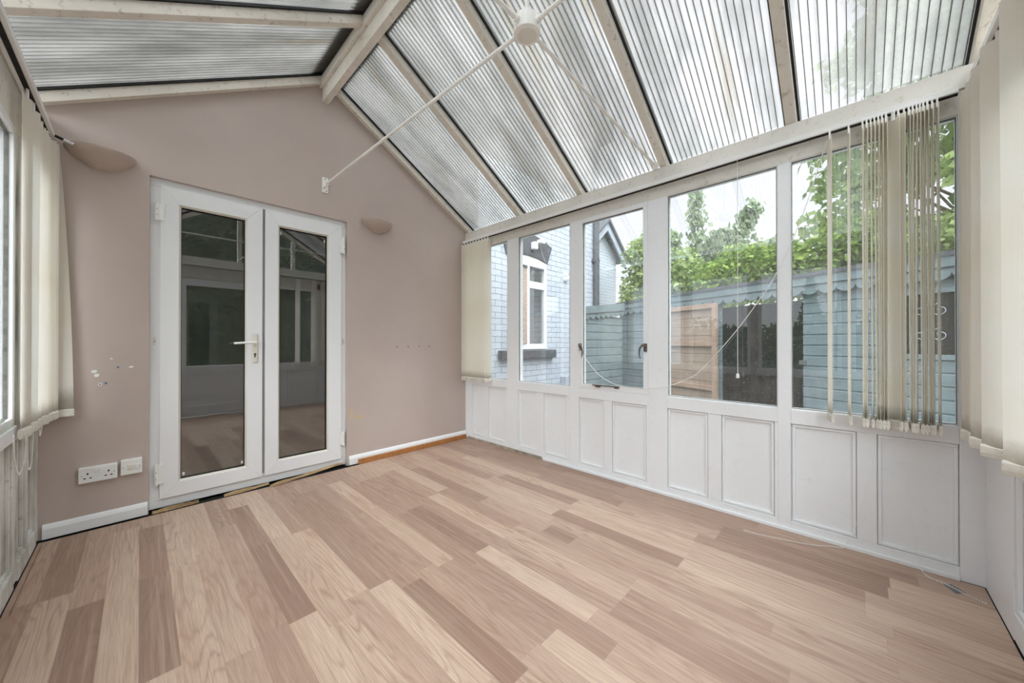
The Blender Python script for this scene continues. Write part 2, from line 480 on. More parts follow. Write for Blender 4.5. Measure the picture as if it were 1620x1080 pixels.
# ---- floor
PLANKS = {
 -4: [(2.40, .55), (1.6, .3), (.9, .6)], -3: [(2.38, .3), (1.75, .72), (1.1, .5), (.4, .7)], -2: [(2.226, .55), (1.55, .15), (.8, .6), (.1, .4)],
 -1: [(2.958, .6), (1.3, .8), (.6, .5)], 0: [(2.897, .62), (2.282, .25), (1.584, .12), (.9, .85), (.2, .5)], 1: [(2.287, .85), (1.4, .78), (.7, .6)],
 2: [(2.349, .85), (1.492, .75), (.8, .5), (.1, .7)], 3: [(2.6, .4), (1.544, .45), (.8, .42)], 4: [(2.843, .8), (2.23, .28), (1.524, .14), (.8, .85)],
 5: [(2.246, .85), (1.4, .72), (.7, .8)], 6: [(2.85, .5), (2.23, .4), (1.50, .92), (.8, .6), (.1, .5)], 7: [(2.6, .45), (1.49, .38), (.82, .94), (.2, .6)],
 8: [(2.78, .5), (1.56, .35), (1.40, .5), (.76, .12), (.1, .7)], 9: [(2.9, .6), (2.2, .42), (1.45, .45), (.8, .52), (.1, .6)], 10: [(2.82, .5), (2.20, .9), (1.41, .78), (.79, .42), (.45, .92)],
 11: [(2.7, .45), (2.0, .5), (1.3, .38), (.6, .42), (-.1, .6)], 12: [(2.7, .6), (2.02, .5), (1.37, .15), (.73, .88), (.1, .65)], 13: [(2.7, .75), (2.1, .5), (1.3, .45), (.69, .55), (.1, .3)],
 14: [(2.75, .8), (2.10, .5), (1.36, .95), (.69, .72), (.15, .48)], 15: [(2.73, .85), (2.12, .75), (1.4, .45), (.7, .6), (0, .7)], 16: [(2.66, .55), (1.79, .28), (1.26, .55), (1.08, .18), (.22, .48)],
 17: [(2.8, .6), (2.1, .7), (1.3, .62), (.6, .6), (-.1, .75)], 18: [(2.12, .7), (1.34, .9), (.60, .2), (-.08, .9)], 19: [(2.7, .45), (2.05, .3), (1.3, .6), (.6, .8), (-.1, .7)],
 20: [(2.64, .55), (2.01, .6), (1.33, .2), (.86, .88), (.61, .8), (-.03, .75), (-.5, .92)], 21: [(2.6, .7), (1.9, .8), (1.2, .7), (.62, .6), (-.03, .3), (-.5, .6)],
 22: [(2.5, .35), (1.8, .45), (1.1, .3), (.54, .6), (-.10, .18), (-.5, .9)], 23: [(2.6, .5), (1.9, .3), (1.2, .35), (.54, .4), (-.11, .2), (-.5, .88)],
 24: [(2.4, .4), (1.7, .3), (1.0, .5), (.3, .4), (-.2, .45)], 25: [(2.6, .5), (1.9, .35), (1.2, .3), (.4, .4), (-.2, .6)]}
rng = random.Random(77)
fm = MB(); cols = []
fx0, fx1, fy0, fy1 = -0.365, W-0.003, YF+0.003, 3.086
for k in sorted(PLANKS):
    a, b = max(fx0, k*0.0968), min(fx1, (k+1)*0.0968)
    ends = [fy1]+[e for e, _ in PLANKS[k] if e > fy0+0.01]+[fy0]
    tones = [q for _, q in PLANKS[k]]+[0.6]
    for i in range(len(ends)-1):
        g = 0.0002
        fm.add([(a+g, ends[i+1]+g, 0), (b-g, ends[i+1]+g, 0), (b-g, ends[i]-g, 0), (a+g, ends[i]-g, 0)], [(0, 1, 2, 3)])
        cols.append((tones[min(i, len(tones)-1)]*0.9+rng.uniform(0, 0.1), rng.random(), rng.random(), 1.0))
nf = len(cols)
fm.box(fx0, fx1, fy0, fy1, -0.009, -0.0004)
fl = fm.build('floor', 'floor')
ca = fl.data.color_attributes.new('plank', 'FLOAT_COLOR', 'CORNER')
for p in fl.data.polygons:
    for li in p.loop_indices: ca.data[li].color = cols[p.index] if p.index < nf else (0.1, 0.5, 0.5, 1)
tag(fl, 'pale and mid brown two strip wood laminate floor', 'floor', kind='structure')
MB().box(XL-0.08, W+0.08, YF-0.08, D+0.25, -0.05, -0.0095).build('subfloor', 'dark_gap', fl)

# ---- gable wall (plaster)
wb = MB()
dx0, dx1, dz1 = 0.040, 1.2245, 2.083
up = 0.05
wb.prism([(XL-0.06, 0), (dx0, 0), (dx0, zb(dx0)+up), (XL-0.06, zb(XL-0.06)+up)], 'Y', D, D+0.05)
wb.prism([(dx0, dz1), (dx1, dz1), (dx1, zb(dx1)+up), (RX, zb(RX)+up), (dx0, zb(dx0)+up)], 'Y', D, D+0.05)
wb.prism([(dx1, 0), (W+0.06, 0), (W+0.06, zb(W+0.06)+up), (dx1, zb(dx1)+up)], 'Y', D, D+0.05)
wb = wb.build('wall_back', 'plaster')
tag(wb, 'taupe painted gable wall around the white french doors', 'wall', kind='structure')
pt = MB()
pts = [(1.262+0.012*math.cos(a)*(1+0.5*math.sin(3*a)), 0.43+0.055*math.sin(a)) for a in [i*PI/6 for i in range(12)]]
pt.prism(pts, 'Y', D-0.0006, D+0.001)
pt.prism([(1.275, 0.40), (1.36, 0.385), (1.372, 0.402), (1.33, 0.415), (1.28, 0.42)], 'Y', D-0.0006, D+0.001)
M['touchup'] = plain('cream_touch_up', lin(206, 184, 150), 0.6)
pt.build('touch_up_patch', 'touchup', wb)

# ---- house wall outside (white painted brick), grid with holes
def grid_wall(m, xs, zs, holes, y0, y1):
    for i in range(len(xs)-1):
        for j in range(len(zs)-1):
            cx, cz = (xs[i]+xs[i+1])/2, (zs[j]+zs[j+1])/2
            if any(a < cx < b and c < cz < d for a, b, c, d in holes): continue
            m.box(xs[i], xs[i+1], y0, y1, zs[j], zs[j+1])
WIN = (3.22, 4.01, 0.965, 2.20)
hw = MB()
grid_wall(hw, [-5.0, dx0, dx1, WIN[0], WIN[1], 5.33], [-0.15, dz1, 3.3], [(dx0, dx1, -1, dz1), (WIN[0], WIN[1], -1, 9)], D+0.05, D+0.27)
for a, b in ((-0.15, WIN[2]), (WIN[3], 3.3)): hw.box(WIN[0], WIN[1], D+0.05, D+0.27, a, b)
hw = hw.build('wall_house', 'brick')
tag(hw, 'white painted brick house wall outside beyond the windows', 'wall', kind='structure')
M['grey_render'] = plain('weathered_grey_render', lin(118, 116, 112), 0.9, var=0.12, scale=3)
m = MB(); m.prism([(-5.0, 3.3), (5.33, 3.3), (5.33, 4.72), (1.6, 8.45), (-2.13, 4.72), (-5.0, 4.72)], 'Y', D+0.05, D+0.27); m.build('upper_gable', 'grey_render', hw)
m = MB(); m.box(XL-0.2, W+0.2, D+0.02, D+0.0495, 2.45, 3.32); m.build('roof_abutment', 'grey_render', hw)
m = MB(); m.prism([(0.05, 2.78), (1.15, 3.42), (1.35, 3.30), (1.35, 3.75), (0.05, 3.75)], 'Y', D+0.004, D+0.018); m.build('panel_darkening_sheet', 'lead', hw)  # dark sheet added behind the roof to darken the panels near the ridge
m = MB(); m.prism([(5.62, 4.50), (1.6, 8.52), (-2.42, 4.50), (-2.42, 4.72), (1.6, 8.74), (5.62, 4.72)], 'Y', D-0.16, D+4.0); m.build('house_roof', 'lead', hw)

# ---- french doors
fy = D+0.028                                  # frame face
fr = MB()
fr.box(dx0, dx0+0.055, fy, fy+0.06, 0.0752, dz1-0.0522)
fr.box(dx1-0.05, dx1, fy, fy+0.06, 0.0752, dz1-0.0522)
fr.box(dx0, dx1, fy, fy+0.06, dz1-0.052, dz1)
fr.box(dx0, dx1, fy, fy+0.06, 0.012, 0.075)
fr = fr.build('trim_1', 'upvc', bevel=0.003)
tag(fr, 'white upvc outer frame round the french doors', 'door frame', kind='structure')
th = MB().box(dx0, dx1, fy+0.06, D+0.3, -0.009, 0.02).build('threshold', 'dark_gap', fr)

def leaf(name, x0, x1, gx0, gx1, label):
    root = empty(name, ((x0+x1)/2, D+0.015, 0.07), label, 'door', kind='structure')
    y0, y1 = D+0.012, D+0.026
    z0, z1, gz0, gz1 = 0.069, 2.039, 0.170, 1.928
    m = MB()
    yo, yi = D+0.012, D+0.07
    # mitred members
    def mem(a, b, c, d): m.prism([a, b, c, d], 'Y', yo, yi)
    b = 0.010
    ax0, ax1, az0, az1 = gx0-b, gx1+b, gz0-b, gz1+b
    mem((x0, z0), (x1, z0), (ax1, az0), (ax0, az0)); mem((x0, z1), (x1, z1), (ax1, az1), (ax0, az1))
    mem((x0, z0), (x0, z1), (ax0, az1), (ax0, az0)); mem((x1, z0), (x1, z1), (ax1, az1), (ax1, az0))
    m.build('door_frame', 'upvc', root, bevel=0.0025)
    m = MB()
    # sloping glazing bead
    def bead(o0, o1, i1, i0):
        vs = [(o0[0], yo+0.002, o0[1]), (o1[0], yo+0.002, o1[1]), (i1[0], yo+0.014, i1[1]), (i0[0], yo+0.014, i0[1]),
              (o0[0], yo+0.03, o0[1]), (o1[0], yo+0.03, o1[1]), (i1[0], yo+0.03, i1[1]), (i0[0], yo+0.03, i0[1])]
        m.add(vs, [(0,1,2,3), (3,2,6,7), (4,7,6,5), (0,4,5,1), (0,3,7,4), (1,5,6,2)])
    O = [(ax0, az0), (ax1, az0), (ax1, az1), (ax0, az1)]
    I = [(gx0, gz0), (gx1, gz0), (gx1, gz1), (gx0, gz1)]
    for k in range(4): bead(O[k], O[(k+1) % 4], I[(k+1) % 4], I[k])
    m.build('glazing_bead', 'cream_plastic', root)
    m = MB()
    for (a, b_, c, d) in ((gx0, gx1, gz0, gz0+0.004), (gx0, gx1, gz1-0.004, gz1), (gx0, gx0+0.003, gz0, gz1), (gx1-0.003, gx1, gz0, gz1)):
        m.box(a, b_, yo+0.015, yo+0.027, c, d)
    m.build('gasket', 'gasket', root)
    m = MB()
    m.box(gx0-0.006, gx1+0.006, yo+0.028, yo+0.032, gz0-0.006, gz1+0.006)
    m.build('pane', 'glass_clean', root)
    return root
dl = leaf('door_1', 0.0864, 0.6235, 0.184, 0.521, 'white french door leaf with the lever handle')
dr_ = leaf('door_2', 0.640, 1.182, 0.733, 1.070, 'white french door leaf without a handle')
MB().box(0.618, 0.645, D+0.03, D+0.07, 0.07, 2.038).build('meeting_bead', 'cream_plastic', dr_)
M['grey_bead'] = plain('grey_rebate', lin(150, 150, 150), 0.5)
MB().box(0.6235, 0.640, D+0.026, D+0.029, 0.09, 2.038).build('rebate_strip', 'grey_bead', dr_)
# handle
hd = empty('handle', (0, 0, 0), None); hd.parent = dl; hd.location = Vector((0.576, D+0.012, 1.02))-wloc(dl)
m = MB(); m.box(0.561, 0.591, D-0.002, D+0.012, 0.905, 1.115); m.build('backplate', 'cream_plastic', hd, bevel=0.006)
m = MB(); m.cyl((0.576, D+0.0, 1.052), (0.576, D-0.045, 1.052), 0.009, 12)
m.tube([(0.576, D-0.045, 1.052), (0.55, D-0.052, 1.052), (0.50, D-0.052, 1.050), (0.448, D-0.046, 1.046)], [0.0095, 0.009, 0.008, 0.0075], 10)
m.build('lever', 'plastic', hd, smooth=True)
m = MB(); m.cyl((0.576, D-0.0035, 0.968), (0.576, D+0.0, 0.968), 0.0085, 14); m.box(0.571, 0.581, D-0.003, D+0.0, 0.945, 0.966)
m.build('key_cylinder', 'bronze', hd)
# hinges
def hinge(root, xk, xl, z0, z1, mid=False):
    m = MB()
    m.cyl((xk, D+0.004, z0), (xk, D+0.004, z1), 0.009, 12)
    m.box(min(xk, xl), max(xk, xl), D+0.003, D+0.012, z0+0.004, z1-0.004)
    h = m.build('hinge', 'plastic', root, smooth=True)
    for k in (0.3, 0.62):
        z = z0+(z1-z0)*k
        MB().cyl((xk, D-0.0052, z), (xk, D-0.004, z), 0.0028, 8).build('hinge_screw', 'steel', h)
for a, b in ((0.165, 0.293), (1.814, 1.922)): hinge(dl, 0.072, 0.104, a, b)
for a, b in ((0.182, 0.297), (1.806, 1.944)): hinge(dr_, 1.198, 1.170, a, b)
for root, x in ((dl, 0.064), (dr_, 1.200)):
    m = MB(); m.box(x-0.006, x+0.006, D+0.022, D+0.029, 1.035, 1.085); p = m.build('hinge_plate', 'cream_plastic', root, bevel=0.003)
    MB().cyl((x, D+0.0205, 1.058), (x, D+0.0225, 1.058), 0.0035, 8).build('hinge_screw', 'bronze', p)
# small glass safety stamps near the bottom corners are kept as tiny pale marks
for root, xs in ((dl, (0.200, 0.508)),):
    for x in xs:
        MB().box(x-0.006, x+0.006, D+0.0392, D+0.0396, 0.186, 0.206).build('glass_mark', 'cord', root)
for root, xs in ((dr_, (0.745, 1.056)),):
    for x in xs:
        MB().box(x-0.004, x+0.004, D+0.0392, D+0.0396, 1.875, 1.90).build('glass_mark', 'cord', root)

# ---- skirting
def skirting(name, x0, x1, label):
    m = MB()
    m.prism([(D-0.001, 0.004), (D-0.018, 0.004), (D-0.018, 0.056), (D-0.012, 0.072), (D-0.006, 0.080), (D-0.001, 0.080)], 'X', x0, x1)
    return tag(m.build(name, 'white_paint', bevel=0.0015), label, 'skirting board', kind='structure')
skirting('baseboard_back', -0.357, 0.036, 'white skirting board left of the french doors')
skirting('baseboard_right', 1.240, 2.508, 'white skirting board right of the french doors')
m = MB(); m.box(1.312, 2.488, D-0.040, D-0.019, 0.0, 0.044)
tag(m.build('trim_2', 'brown_strip', bevel=0.003), 'orange brown wooden beading strip below the right skirting', 'beading', kind='structure')

# ---- ridge, rafters and polycarbonate roof
cl = empty('ceiling', (RX, 1.35, 2.28), 'pitched translucent corrugated roof on painted rafters', 'roof', kind='structure')
m = MB(); m.box(1.024, 1.070, YF-0.02, D-0.001, 3.010, 3.17); m.build('ridge_beam', 'rafter_paint', cl, bevel=0.002)
m = MB(); m.box(1.000, 1.0235, YF-0.02, D-0.001, 3.118, 3.185); m.build('ridge_batten', 'rafter_paint', cl, bevel=0.002)
RY = [2.335, 1.640, 0.955, 0.252, -0.40]
RW = 0.052
def slope_box(m, side, xa, xb, y0, y1, lo, hi):
    # a box lying along a roof slope between x = xa and xb, lo..hi above the rafter underside line
    def P(x, y, h): return (x, y, zb(x)+h)
    xs = (xa, xb)
    vs = [P(xs[0], y0, lo), P(xs[1], y0, lo), P(xs[1], y1, lo), P(xs[0], y1, lo), P(xs[0], y0, hi), P(xs[1], y0, hi), P(xs[1], y1, hi), P(xs[0], y1, hi)]
    fs = [(0,3,2,1),(4,5,6,7),(0,1,5,4),(1,2,6,5),(2,3,7,6),(3,0,4,7)]
    if xa > xb: fs = [f[::-1] for f in fs]
    m.add(vs, fs)
EAVE = 0.09
for side in (1, -1):
    xa = RX+(0.022 if side > 0 else -0.05)
    xe = W+EAVE if side > 0 else XL-EAVE
    bays = []
    for y in RY:
        m = MB(); slope_box(m, side, xa, xe, y-RW/2+0.002, y+RW/2, 0.0, 0.060)
        m.build('rafter', 'rafter_paint', cl, bevel=0.002)
    m = MB(); slope_box(m, side, xa, xe, D-0.045, D-0.001, 0.0, 0.061)
    m.build('wall_rafter', 'rafter_paint', cl, bevel=0.002)
    m = MB()
    for y in RY: slope_box(m, side, xa, xe, y-RW/2-0.009, y+RW/2+0.009, 0.0605, 0.076)
    slope_box(m, side, xa, xe, D-0.058, D-0.001, 0.0615, 0.076)
    m.build('glazing_gasket', 'gasket', cl)
    m = MB()
    slope_box(m, side, RX, RX+side*0.13, YF-0.05, D-0.001, 0.098, 0.104)
    m.build('ridge_flashing', 'lead', cl)
    edges = [D-0.004]+[y for y in RY]
    for k in range(len(edges)-1):
        y1, y0 = edges[k]-0.004, edges[k+1]+0.004
        m = MB(); slope_box(m, side, RX+side*0.01, xe, y0, y1, 0.0765, 0.0780)
        p = m.build('roof_panel', 'poly', cl)
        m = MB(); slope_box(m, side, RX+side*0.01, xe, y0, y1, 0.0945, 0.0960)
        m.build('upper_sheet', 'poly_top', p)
        m = MB(); n = int(round((y1-y0)/0.0315))
        for q in range(n+1):
            y = y0+0.002+(y1-y0-0.004)*q/n
            slope_box(m, side, RX+side*0.01, xe, y-0.0017, y+0.0017, 0.0782, 0.0943)
        m.build('web', 'rib', p)

# ---- walls with glazing: generic builders -------------------------------------------------
class Face:
    """a wall face: a = run along the wall, d = depth into the wall from its room face, z up"""
    def __init__(s, kind):
        s.k = kind
    def box(s, m, a0, a1, d0, d1, z0, z1):
        if s.k == 'R': return m.box(W+d0, W+d1, a0, a1, z0, z1)
        if s.k == 'L': return m.box(XL-d1, XL-d0, a0, a1, z0, z1)
        return m.box(a0, a1, YF-d1, YF-d0, z0, z1)
    def pt(s, a, d, z):
        return {'R': (W+d, a, z), 'L': (XL-d, a, z), 'F': (a, YF-d, z)}[s.k]

def infill(F, root, a0, a1, z0, z1, mat):
    m = MB(); F.box(m, a0-0.004, a1+0.004, 0.018, 0.045, z0-0.004, z1+0.004)
    p = m.build('infill_panel', mat, root)
    m = MB(); g = 0.003; b = 0.013
    F.box(m, a0+g, a1-g, 0.006, 0.018, z0+g, z0+g+b); F.box(m, a0+g, a1-g, 0.006, 0.018, z1-g-b, z1-g)
    F.box(m, a0+g, a0+g+b, 0.006, 0.018, z0+g+b, z1-g-b); F.box(m, a1-g-b, a1-g, 0.006, 0.018, z0+g+b, z1-g-b)
    m.build('panel_bead', mat, p, bevel=0.002)

def window(F, name, a0, a1, z0, z1, label, mat, sash=False):
    root = empty(name, F.pt((a0+a1)/2, 0.03, z0), label, 'window', kind='structure')
    m = MB()
    if sash: b, d0, d1 = 0.034, -0.004, 0.05
    else: b, d0, d1 = 0.004, 0.007, 0.055
    F.box(m, a0, a1, d0, d1, z0, z0+b); F.box(m, a0, a1, d0, d1, z1-b, z1)
    F.box(m, a0, a0+b, d0, d1, z0+b, z1-b); F.box(m, a1-b, a1, d0, d1, z0+b, z1-b)
    m.build('sash' if sash else 'glazing_frame', mat, root, bevel=0.0015)
    gm = MB(); e = 0.0028; gp = 0.014
    for (p, q, r, s_) in ((a0+b, a1-b, z0+b, z0+b+e), (a0+b, a1-b, z1-b-e*1.5, z1-b), (a0+b, a0+b+e, z0+b+e, z1-b-e*1.5), (a1-b-e, a1-b, z0+b+e, z1-b-e*1.5)):
        F.box(gm, p, q, gp-0.005, gp+0.007, r, s_)
    gm.build('putty_line', M['putty'], root)
    m = MB(); F.box(m, a0+b+0.0005, a1-b-0.0005, gp, gp+0.004, z0+b+0.0005, z1-b-0.0005)
    m.build('pane', 'glass', root)
    return root
M['putty'] = plain('grimy_putty', lin(126, 124, 118), 0.8, var=0.2, scale=30)

# ---- right wall
FR = Face('R')
wr = empty('wall_right', (W+0.03, 1.36, 0), 'white panelled glazed wall facing the garden shed', 'wall', kind='structure')
posts = [(3.05, D-0.001), (2.326, 2.474), (1.640, 1.731), (0.928, 1.062), (0.256, 0.314), (YF-0.06, -0.335)]
for a0, a1 in posts:
    m = MB(); FR.box(m, a0, a1, 0.0, 0.07, 0.0, 2.062); m.build('post', 'white_paint', wr, bevel=0.002)
m = MB(); FR.box(m, YF-0.06, D-0.001, 0.004, 0.07, 2.0625, 2.17); m.build('window_head', 'cream_paint', wr, bevel=0.003)
m = MB(); FR.box(m, YF-0.06, D-0.001, -0.006, 0.09, 2.1705, 2.268); m.build('wall_plate', 'cream_paint', wr, bevel=0.003)
bays = [(2.474, 3.05), (1.731, 2.326), (1.062, 1.640), (0.314, 0.928), (-0.335, 0.256)]
pans = [((2.792, 3.008), (2.493, 2.743)), ((2.087, 2.326), (1.760, 2.014)), ((1.414, 1.640), (1.075, 1.344)), ((0.675, 0.928), (0.330, 0.599)), ((-0.008, 0.253), (-0.335, -0.079))]
for (a0, a1), (p1, p2) in zip(bays, pans):
    m = MB(); FR.box(m, a0, a1, -0.003, 0.07, 0.600, 0.681); m.build('sill_rail', 'white_paint', wr, bevel=0.003)
    m = MB(); FR.box(m, a0, a1, 0.0, 0.06, 0.006, 0.058); m.build('bottom_rail', 'white_paint', wr, bevel=0.002)
    m = MB(); FR.box(m, p2[1], p1[0], 0.0, 0.05, 0.058, 0.600); m.build('stile', 'white_paint', wr, bevel=0.002)
    if a1-p1[1] > 0.01:
        m = MB(); FR.box(m, p1[1], a1, 0.0, 0.05, 0.058, 0.600); m.build('stile', 'white_paint', wr, bevel=0.002)
    if p2[0]-a0 > 0.01:
        m = MB(); FR.box(m, a0, p2[0], 0.0, 0.05, 0.058, 0.600); m.build('stile', 'white_paint', wr, bevel=0.002)
    for p in (p1, p2): infill(FR, wr, p[0], p[1], 0.058, 0.600, 'white_paint')
m = MB(); m.box(W-0.012, W-0.001, YF+0.07, 2.02, 0.0, 0.020); m.build('floor_beading', 'white_paint', wr, bevel=0.003)
M['grey_fill'] = plain('dusty_grey_filler', lin(170, 158, 144), 0.9, var=0.2, scale=20)
m = MB(); m.box(W-0.006, W-0.001, 2.03, D-0.05, -0.008, 0.024); m.build('filler_strip', 'grey_fill', wr)
labs = ['narrow window nearest the gable wall, half behind the bunched blind', 'fixed window looking onto the brick house window', 'opening casement window with two metal catches and a stay', 'large fixed window looking onto the open brown shed door', 'large window behind the near bunch of hanging blind vanes']
wins = []
for k, (a0, a1) in enumerate(bays):
    wins.append(window(FR, 'window_%d' % (k+1), a0+0.0005, a1-0.0005, 0.6815, 2.062, labs[k], 'white_paint', sash=(k == 2)))
cas = wins[2]
def catch(a, flip):
    m = MB()
    x = W-0.004
    m.box(x-0.006, x, a-0.012, a+0.012, 0.985, 1.045)
    m.tube([(x-0.012, a, 1.03), (x-0.024, a+0.012*flip, 1.035), (x-0.028, a+0.030*flip, 1.012), (x-0.026, a+0.036*flip, 0.975), (x-0.024, a+0.030*flip, 0.935)], [0.009, 0.008, 0.0065, 0.006, 0.0045], 8)
    m.box(x-0.02, x-0.004, a-0.008, a+0.008, 1.02, 1.04)
    m.build('catch', 'bronze', cas, smooth=True)
catch(1.625, -1); catch(1.078, 1)
m = MB()
m.box(W-0.020, W-0.012, 1.275, 1.505, 0.712, 0.720)
m.box(W-0.018, W-0.004, 1.440, 1.480, 0.700, 0.712); m.box(W-0.018, W-0.004, 1.285, 1.315, 0.702, 0.712)
m.sphere((W-0.016, 1.497, 0.716), 0.007, 8)
m.build('casement_stay', 'bronze', cas, bevel=0.001)

# ---- left wall
FL = Face('L')
wl = empty('wall_left', (XL-0.03, 1.36, 0), 'mould stained panelled wall with windows at far left', 'wall', kind='structure')
lposts = [(3.05, D-0.001), (2.575, 2.655), (1.70, 1.78), (0.88, 0.96), (0.02, 0.10), (YF-0.06, -0.335)]
for a0, a1 in lposts:
    m = MB(); FL.box(m, a0, a1, 0.0, 0.07, 0.012, 1.962); m.build('post', 'old_paint', wl, bevel=0.002)
m = MB(); FL.box(m, YF-0.06, D-0.001, 0.004, 0.07, 1.9625, 2.17); m.build('window_head', 'cream_paint', wl, bevel=0.003)
m = MB(); FL.box(m, YF-0.06, D-0.001, -0.006, 0.09, 2.1705, 2.268); m.build('wall_plate', 'cream_paint', wl, bevel=0.003)
lb = [(2.655, 3.05), (1.78, 2.575), (0.96, 1.70), (0.10, 0.88), (-0.335, 0.02)]
ll = ['narrow left window behind the bunched blind', 'left window with a pale cloth on its sill', 'left middle window beside the camera', 'left window next to the camera', 'left window at the front corner']
for k, (a0, a1) in enumerate(lb):
    m = MB(); FL.box(m, a0, a1, -0.012, 0.07, 0.640, 0.700); m.build('window_board', 'white_paint', wl, bevel=0.004)
    m = MB(); FL.box(m, a0, a1, -0.004, 0.06, 0.004, 0.085); m.build('bottom_rail', 'old_paint', wl, bevel=0.002)
    mid = (a0+a1)/2
    m = MB(); FL.box(m, mid-0.025, mid+0.025, 0.0, 0.05, 0.085, 0.640); m.build('stile', 'old_paint', wl, bevel=0.002)
    infill(FL, wl, a0, mid-0.025, 0.085, 0.640, 'old_paint'); infill(FL, wl, mid+0.025, a1, 0.085, 0.640, 'old_paint')
    window(FL, 'window_%d' % (k+6), a0+0.0005, a1-0.0005, 0.7005, 1.9620, ll[k], 'white_paint', sash=True)

# ---- front wall behind the camera
FF = Face('F')
wf = empty('wall_front', (RX, YF-0.03, 0), 'panelled front wall with glazed gable', 'wall', kind='structure')
fposts = [(XL, -0.28), (0.30, 0.36), (1.20, 1.30), (2.14, W)]
for a0, a1 in fposts:
    m = MB(); FF.box(m, a0, a1, 0.0, 0.07, 0.0, 2.062); m.build('post', 'white_paint', wf, bevel=0.002)
m = MB(); FF.box(m, XL, W, 0.0, 0.07, 1.962, 2.17); m.build('window_head', 'cream_paint', wf, bevel=0.003)
m = MB(); FF.box(m, XL, W, -0.006, 0.08, 2.1705, 2.268); m.build('wall_plate', 'cream_paint', wf, bevel=0.003)
for a0, a1 in ((-0.28, 0.30), (1.30, 2.14)):
    m = MB(); FF.box(m, a0, a1, -0.003, 0.07, 0.600, 0.690); m.build('sill_rail', 'white_paint', wf, bevel=0.003)
    m = MB(); FF.box(m, a0, a1, 0.0, 0.06, 0.006, 0.10); m.build('bottom_rail', 'white_paint', wf, bevel=0.002)
    mid = (a0+a1)/2
    m = MB(); FF.box(m, mid-0.025, mid+0.025, 0.0, 0.05, 0.10, 0.600); m.build('stile', 'white_paint', wf, bevel=0.002)
    infill(FF, wf, a0, mid-0.025, 0.10, 0.600, 'white_paint'); infill(FF, wf, mid+0.025, a1, 0.10, 0.600, 'white_paint')
window(FF, 'window_11', -0.2795, 0.2995, 0.6905, 1.9615, 'front window left of the garden door', 'white_paint')
window(FF, 'window_12', 1.3005, 2.1395, 0.6905, 1.9615, 'front window right of the garden door', 'white_paint', sash=True)
gd = empty('door_3', (0.78, YF-0.03, 0), 'half glazed white garden door in the front wall', 'door', kind='structure')
m = MB()
for a0, a1, z0, z1 in ((0.361, 0.45, 0.01, 1.96), (1.11, 1.199, 0.01, 1.96), (0.45, 1.11, 0.01, 0.16), (0.45, 1.11, 0.62, 0.72), (0.45, 1.11, 1.86, 1.96)):
    FF.box(m, a0, a1, 0.005, 0.05, z0, z1)
m.build('door_frame', 'white_paint', gd, bevel=0.003)
m = MB(); FF.box(m, 0.45, 1.11, 0.02, 0.04, 0.16, 0.62); m.build('door_panel', 'white_paint', gd)
m = MB(); FF.box(m, 0.45, 1.11, 0.028, 0.032, 0.72, 1.86); m.build('pane', 'glass', gd)
gw = empty('window_13', (RX, YF-0.04, 2.27), 'triangular gable window above the front wall', 'window', kind='structure')
m = MB(); m.prism([(XL, 2.269), (W, 2.269), (W, zb(W)+0.0), (RX, zb(RX)-0.0), (XL, zb(XL)+0.0)], 'Y', YF-0.036, YF-0.040); m.build('pane', 'glass', gw)
m = MB()
for x in (0.33, 1.05, 1.77): m.box(x-0.025, x+0.025, YF-0.07, YF-0.0, 2.269, zb(x)-0.005 if abs(x-1.05) > 0.1 else 3.005)
m.build('mullion', 'cream_paint', gw)

# ---- roof tie brace
tb = empty('roof_tie_brace', (1.05, 0.92, 2.28), 'white hub and rod brace hanging under the ridge of the roof', 'roof brace')
hx, hy, hz = 1.05, 0.925, 2.285
m = MB()
m.lathe([(0.0001, -0.030), (0.040, -0.030), (0.047, -0.026), (0.052, -0.026), (0.053, 0.022), (0.050, 0.034), (0.030, 0.042), (0.0001, 0.044)], (hx, hy, hz), 32)
m.build('hub', 'rod_paint', tb, smooth=True)
m = MB(); m.lathe([(0.0001, -0.0325), (0.026, -0.0325), (0.030, -0.0305), (0.038, -0.0300)], (hx, hy, hz), 32); m.build('hub_cap', 'cream_plastic', tb, smooth=True)
ends = [(hx, D-0.022, 2.345), (W-0.02, 1.0, 2.285), (XL+0.02, 0.93, 2.285), (hx, YF+0.01, 2.31), (hx, 0.925, 3.012)]
for e in ends:
    d = (Vector(e)-Vector((hx, hy, hz))).normalized()
    p0 = Vector((hx, hy, hz))+d*0.045
    if e[2] > 2.9: p0 = Vector((hx, hy, hz+0.04))
    m = MB(); m.tube([p0, e], 0.0085, 12); r = m.build('rod', 'rod_paint', tb, smooth=True)
    m = MB(); m.tube([p0, p0+d*0.022], 0.0125, 12); m.build('collar', 'rod_paint', r, smooth=True)
m = MB(); m.box(1.022, 1.070, D-0.008, D-0.0005, 2.275, 2.40)
wp = m.build('wall_bracket', 'rod_paint', tb, bevel=0.012, segs=3)
m = MB(); m.box(1.040, 1.052, D-0.03, D-0.008, 2.325, 2.365); m.build('bracket_lug', 'rod_paint', wp)
for z, x in ((2.385, 1.046), (2.312, 1.036), (2.29, 1.054)):
    MB().cyl((x, D-0.0095, z), (x, D-0.0078, z), 0.005, 8).build('screw', 'bronze', wp)
m = MB(); m.tube([(1.058, D-0.03, 2.345), (1.062, D-0.034, 2.35)], 0.012, 8); m.build('end_socket', 'rod_paint', wp)
for e in (ends[1], ends[2]):
    s_ = 1 if e[0] > 1 else -1
    m = MB(); m.box(e[0]-0.002, e[0]+s_*0.012, e[1]-0.02, e[1]+0.02, 2.262, 2.31); m.build('eave_bracket', 'rod_paint', tb, bevel=0.004)

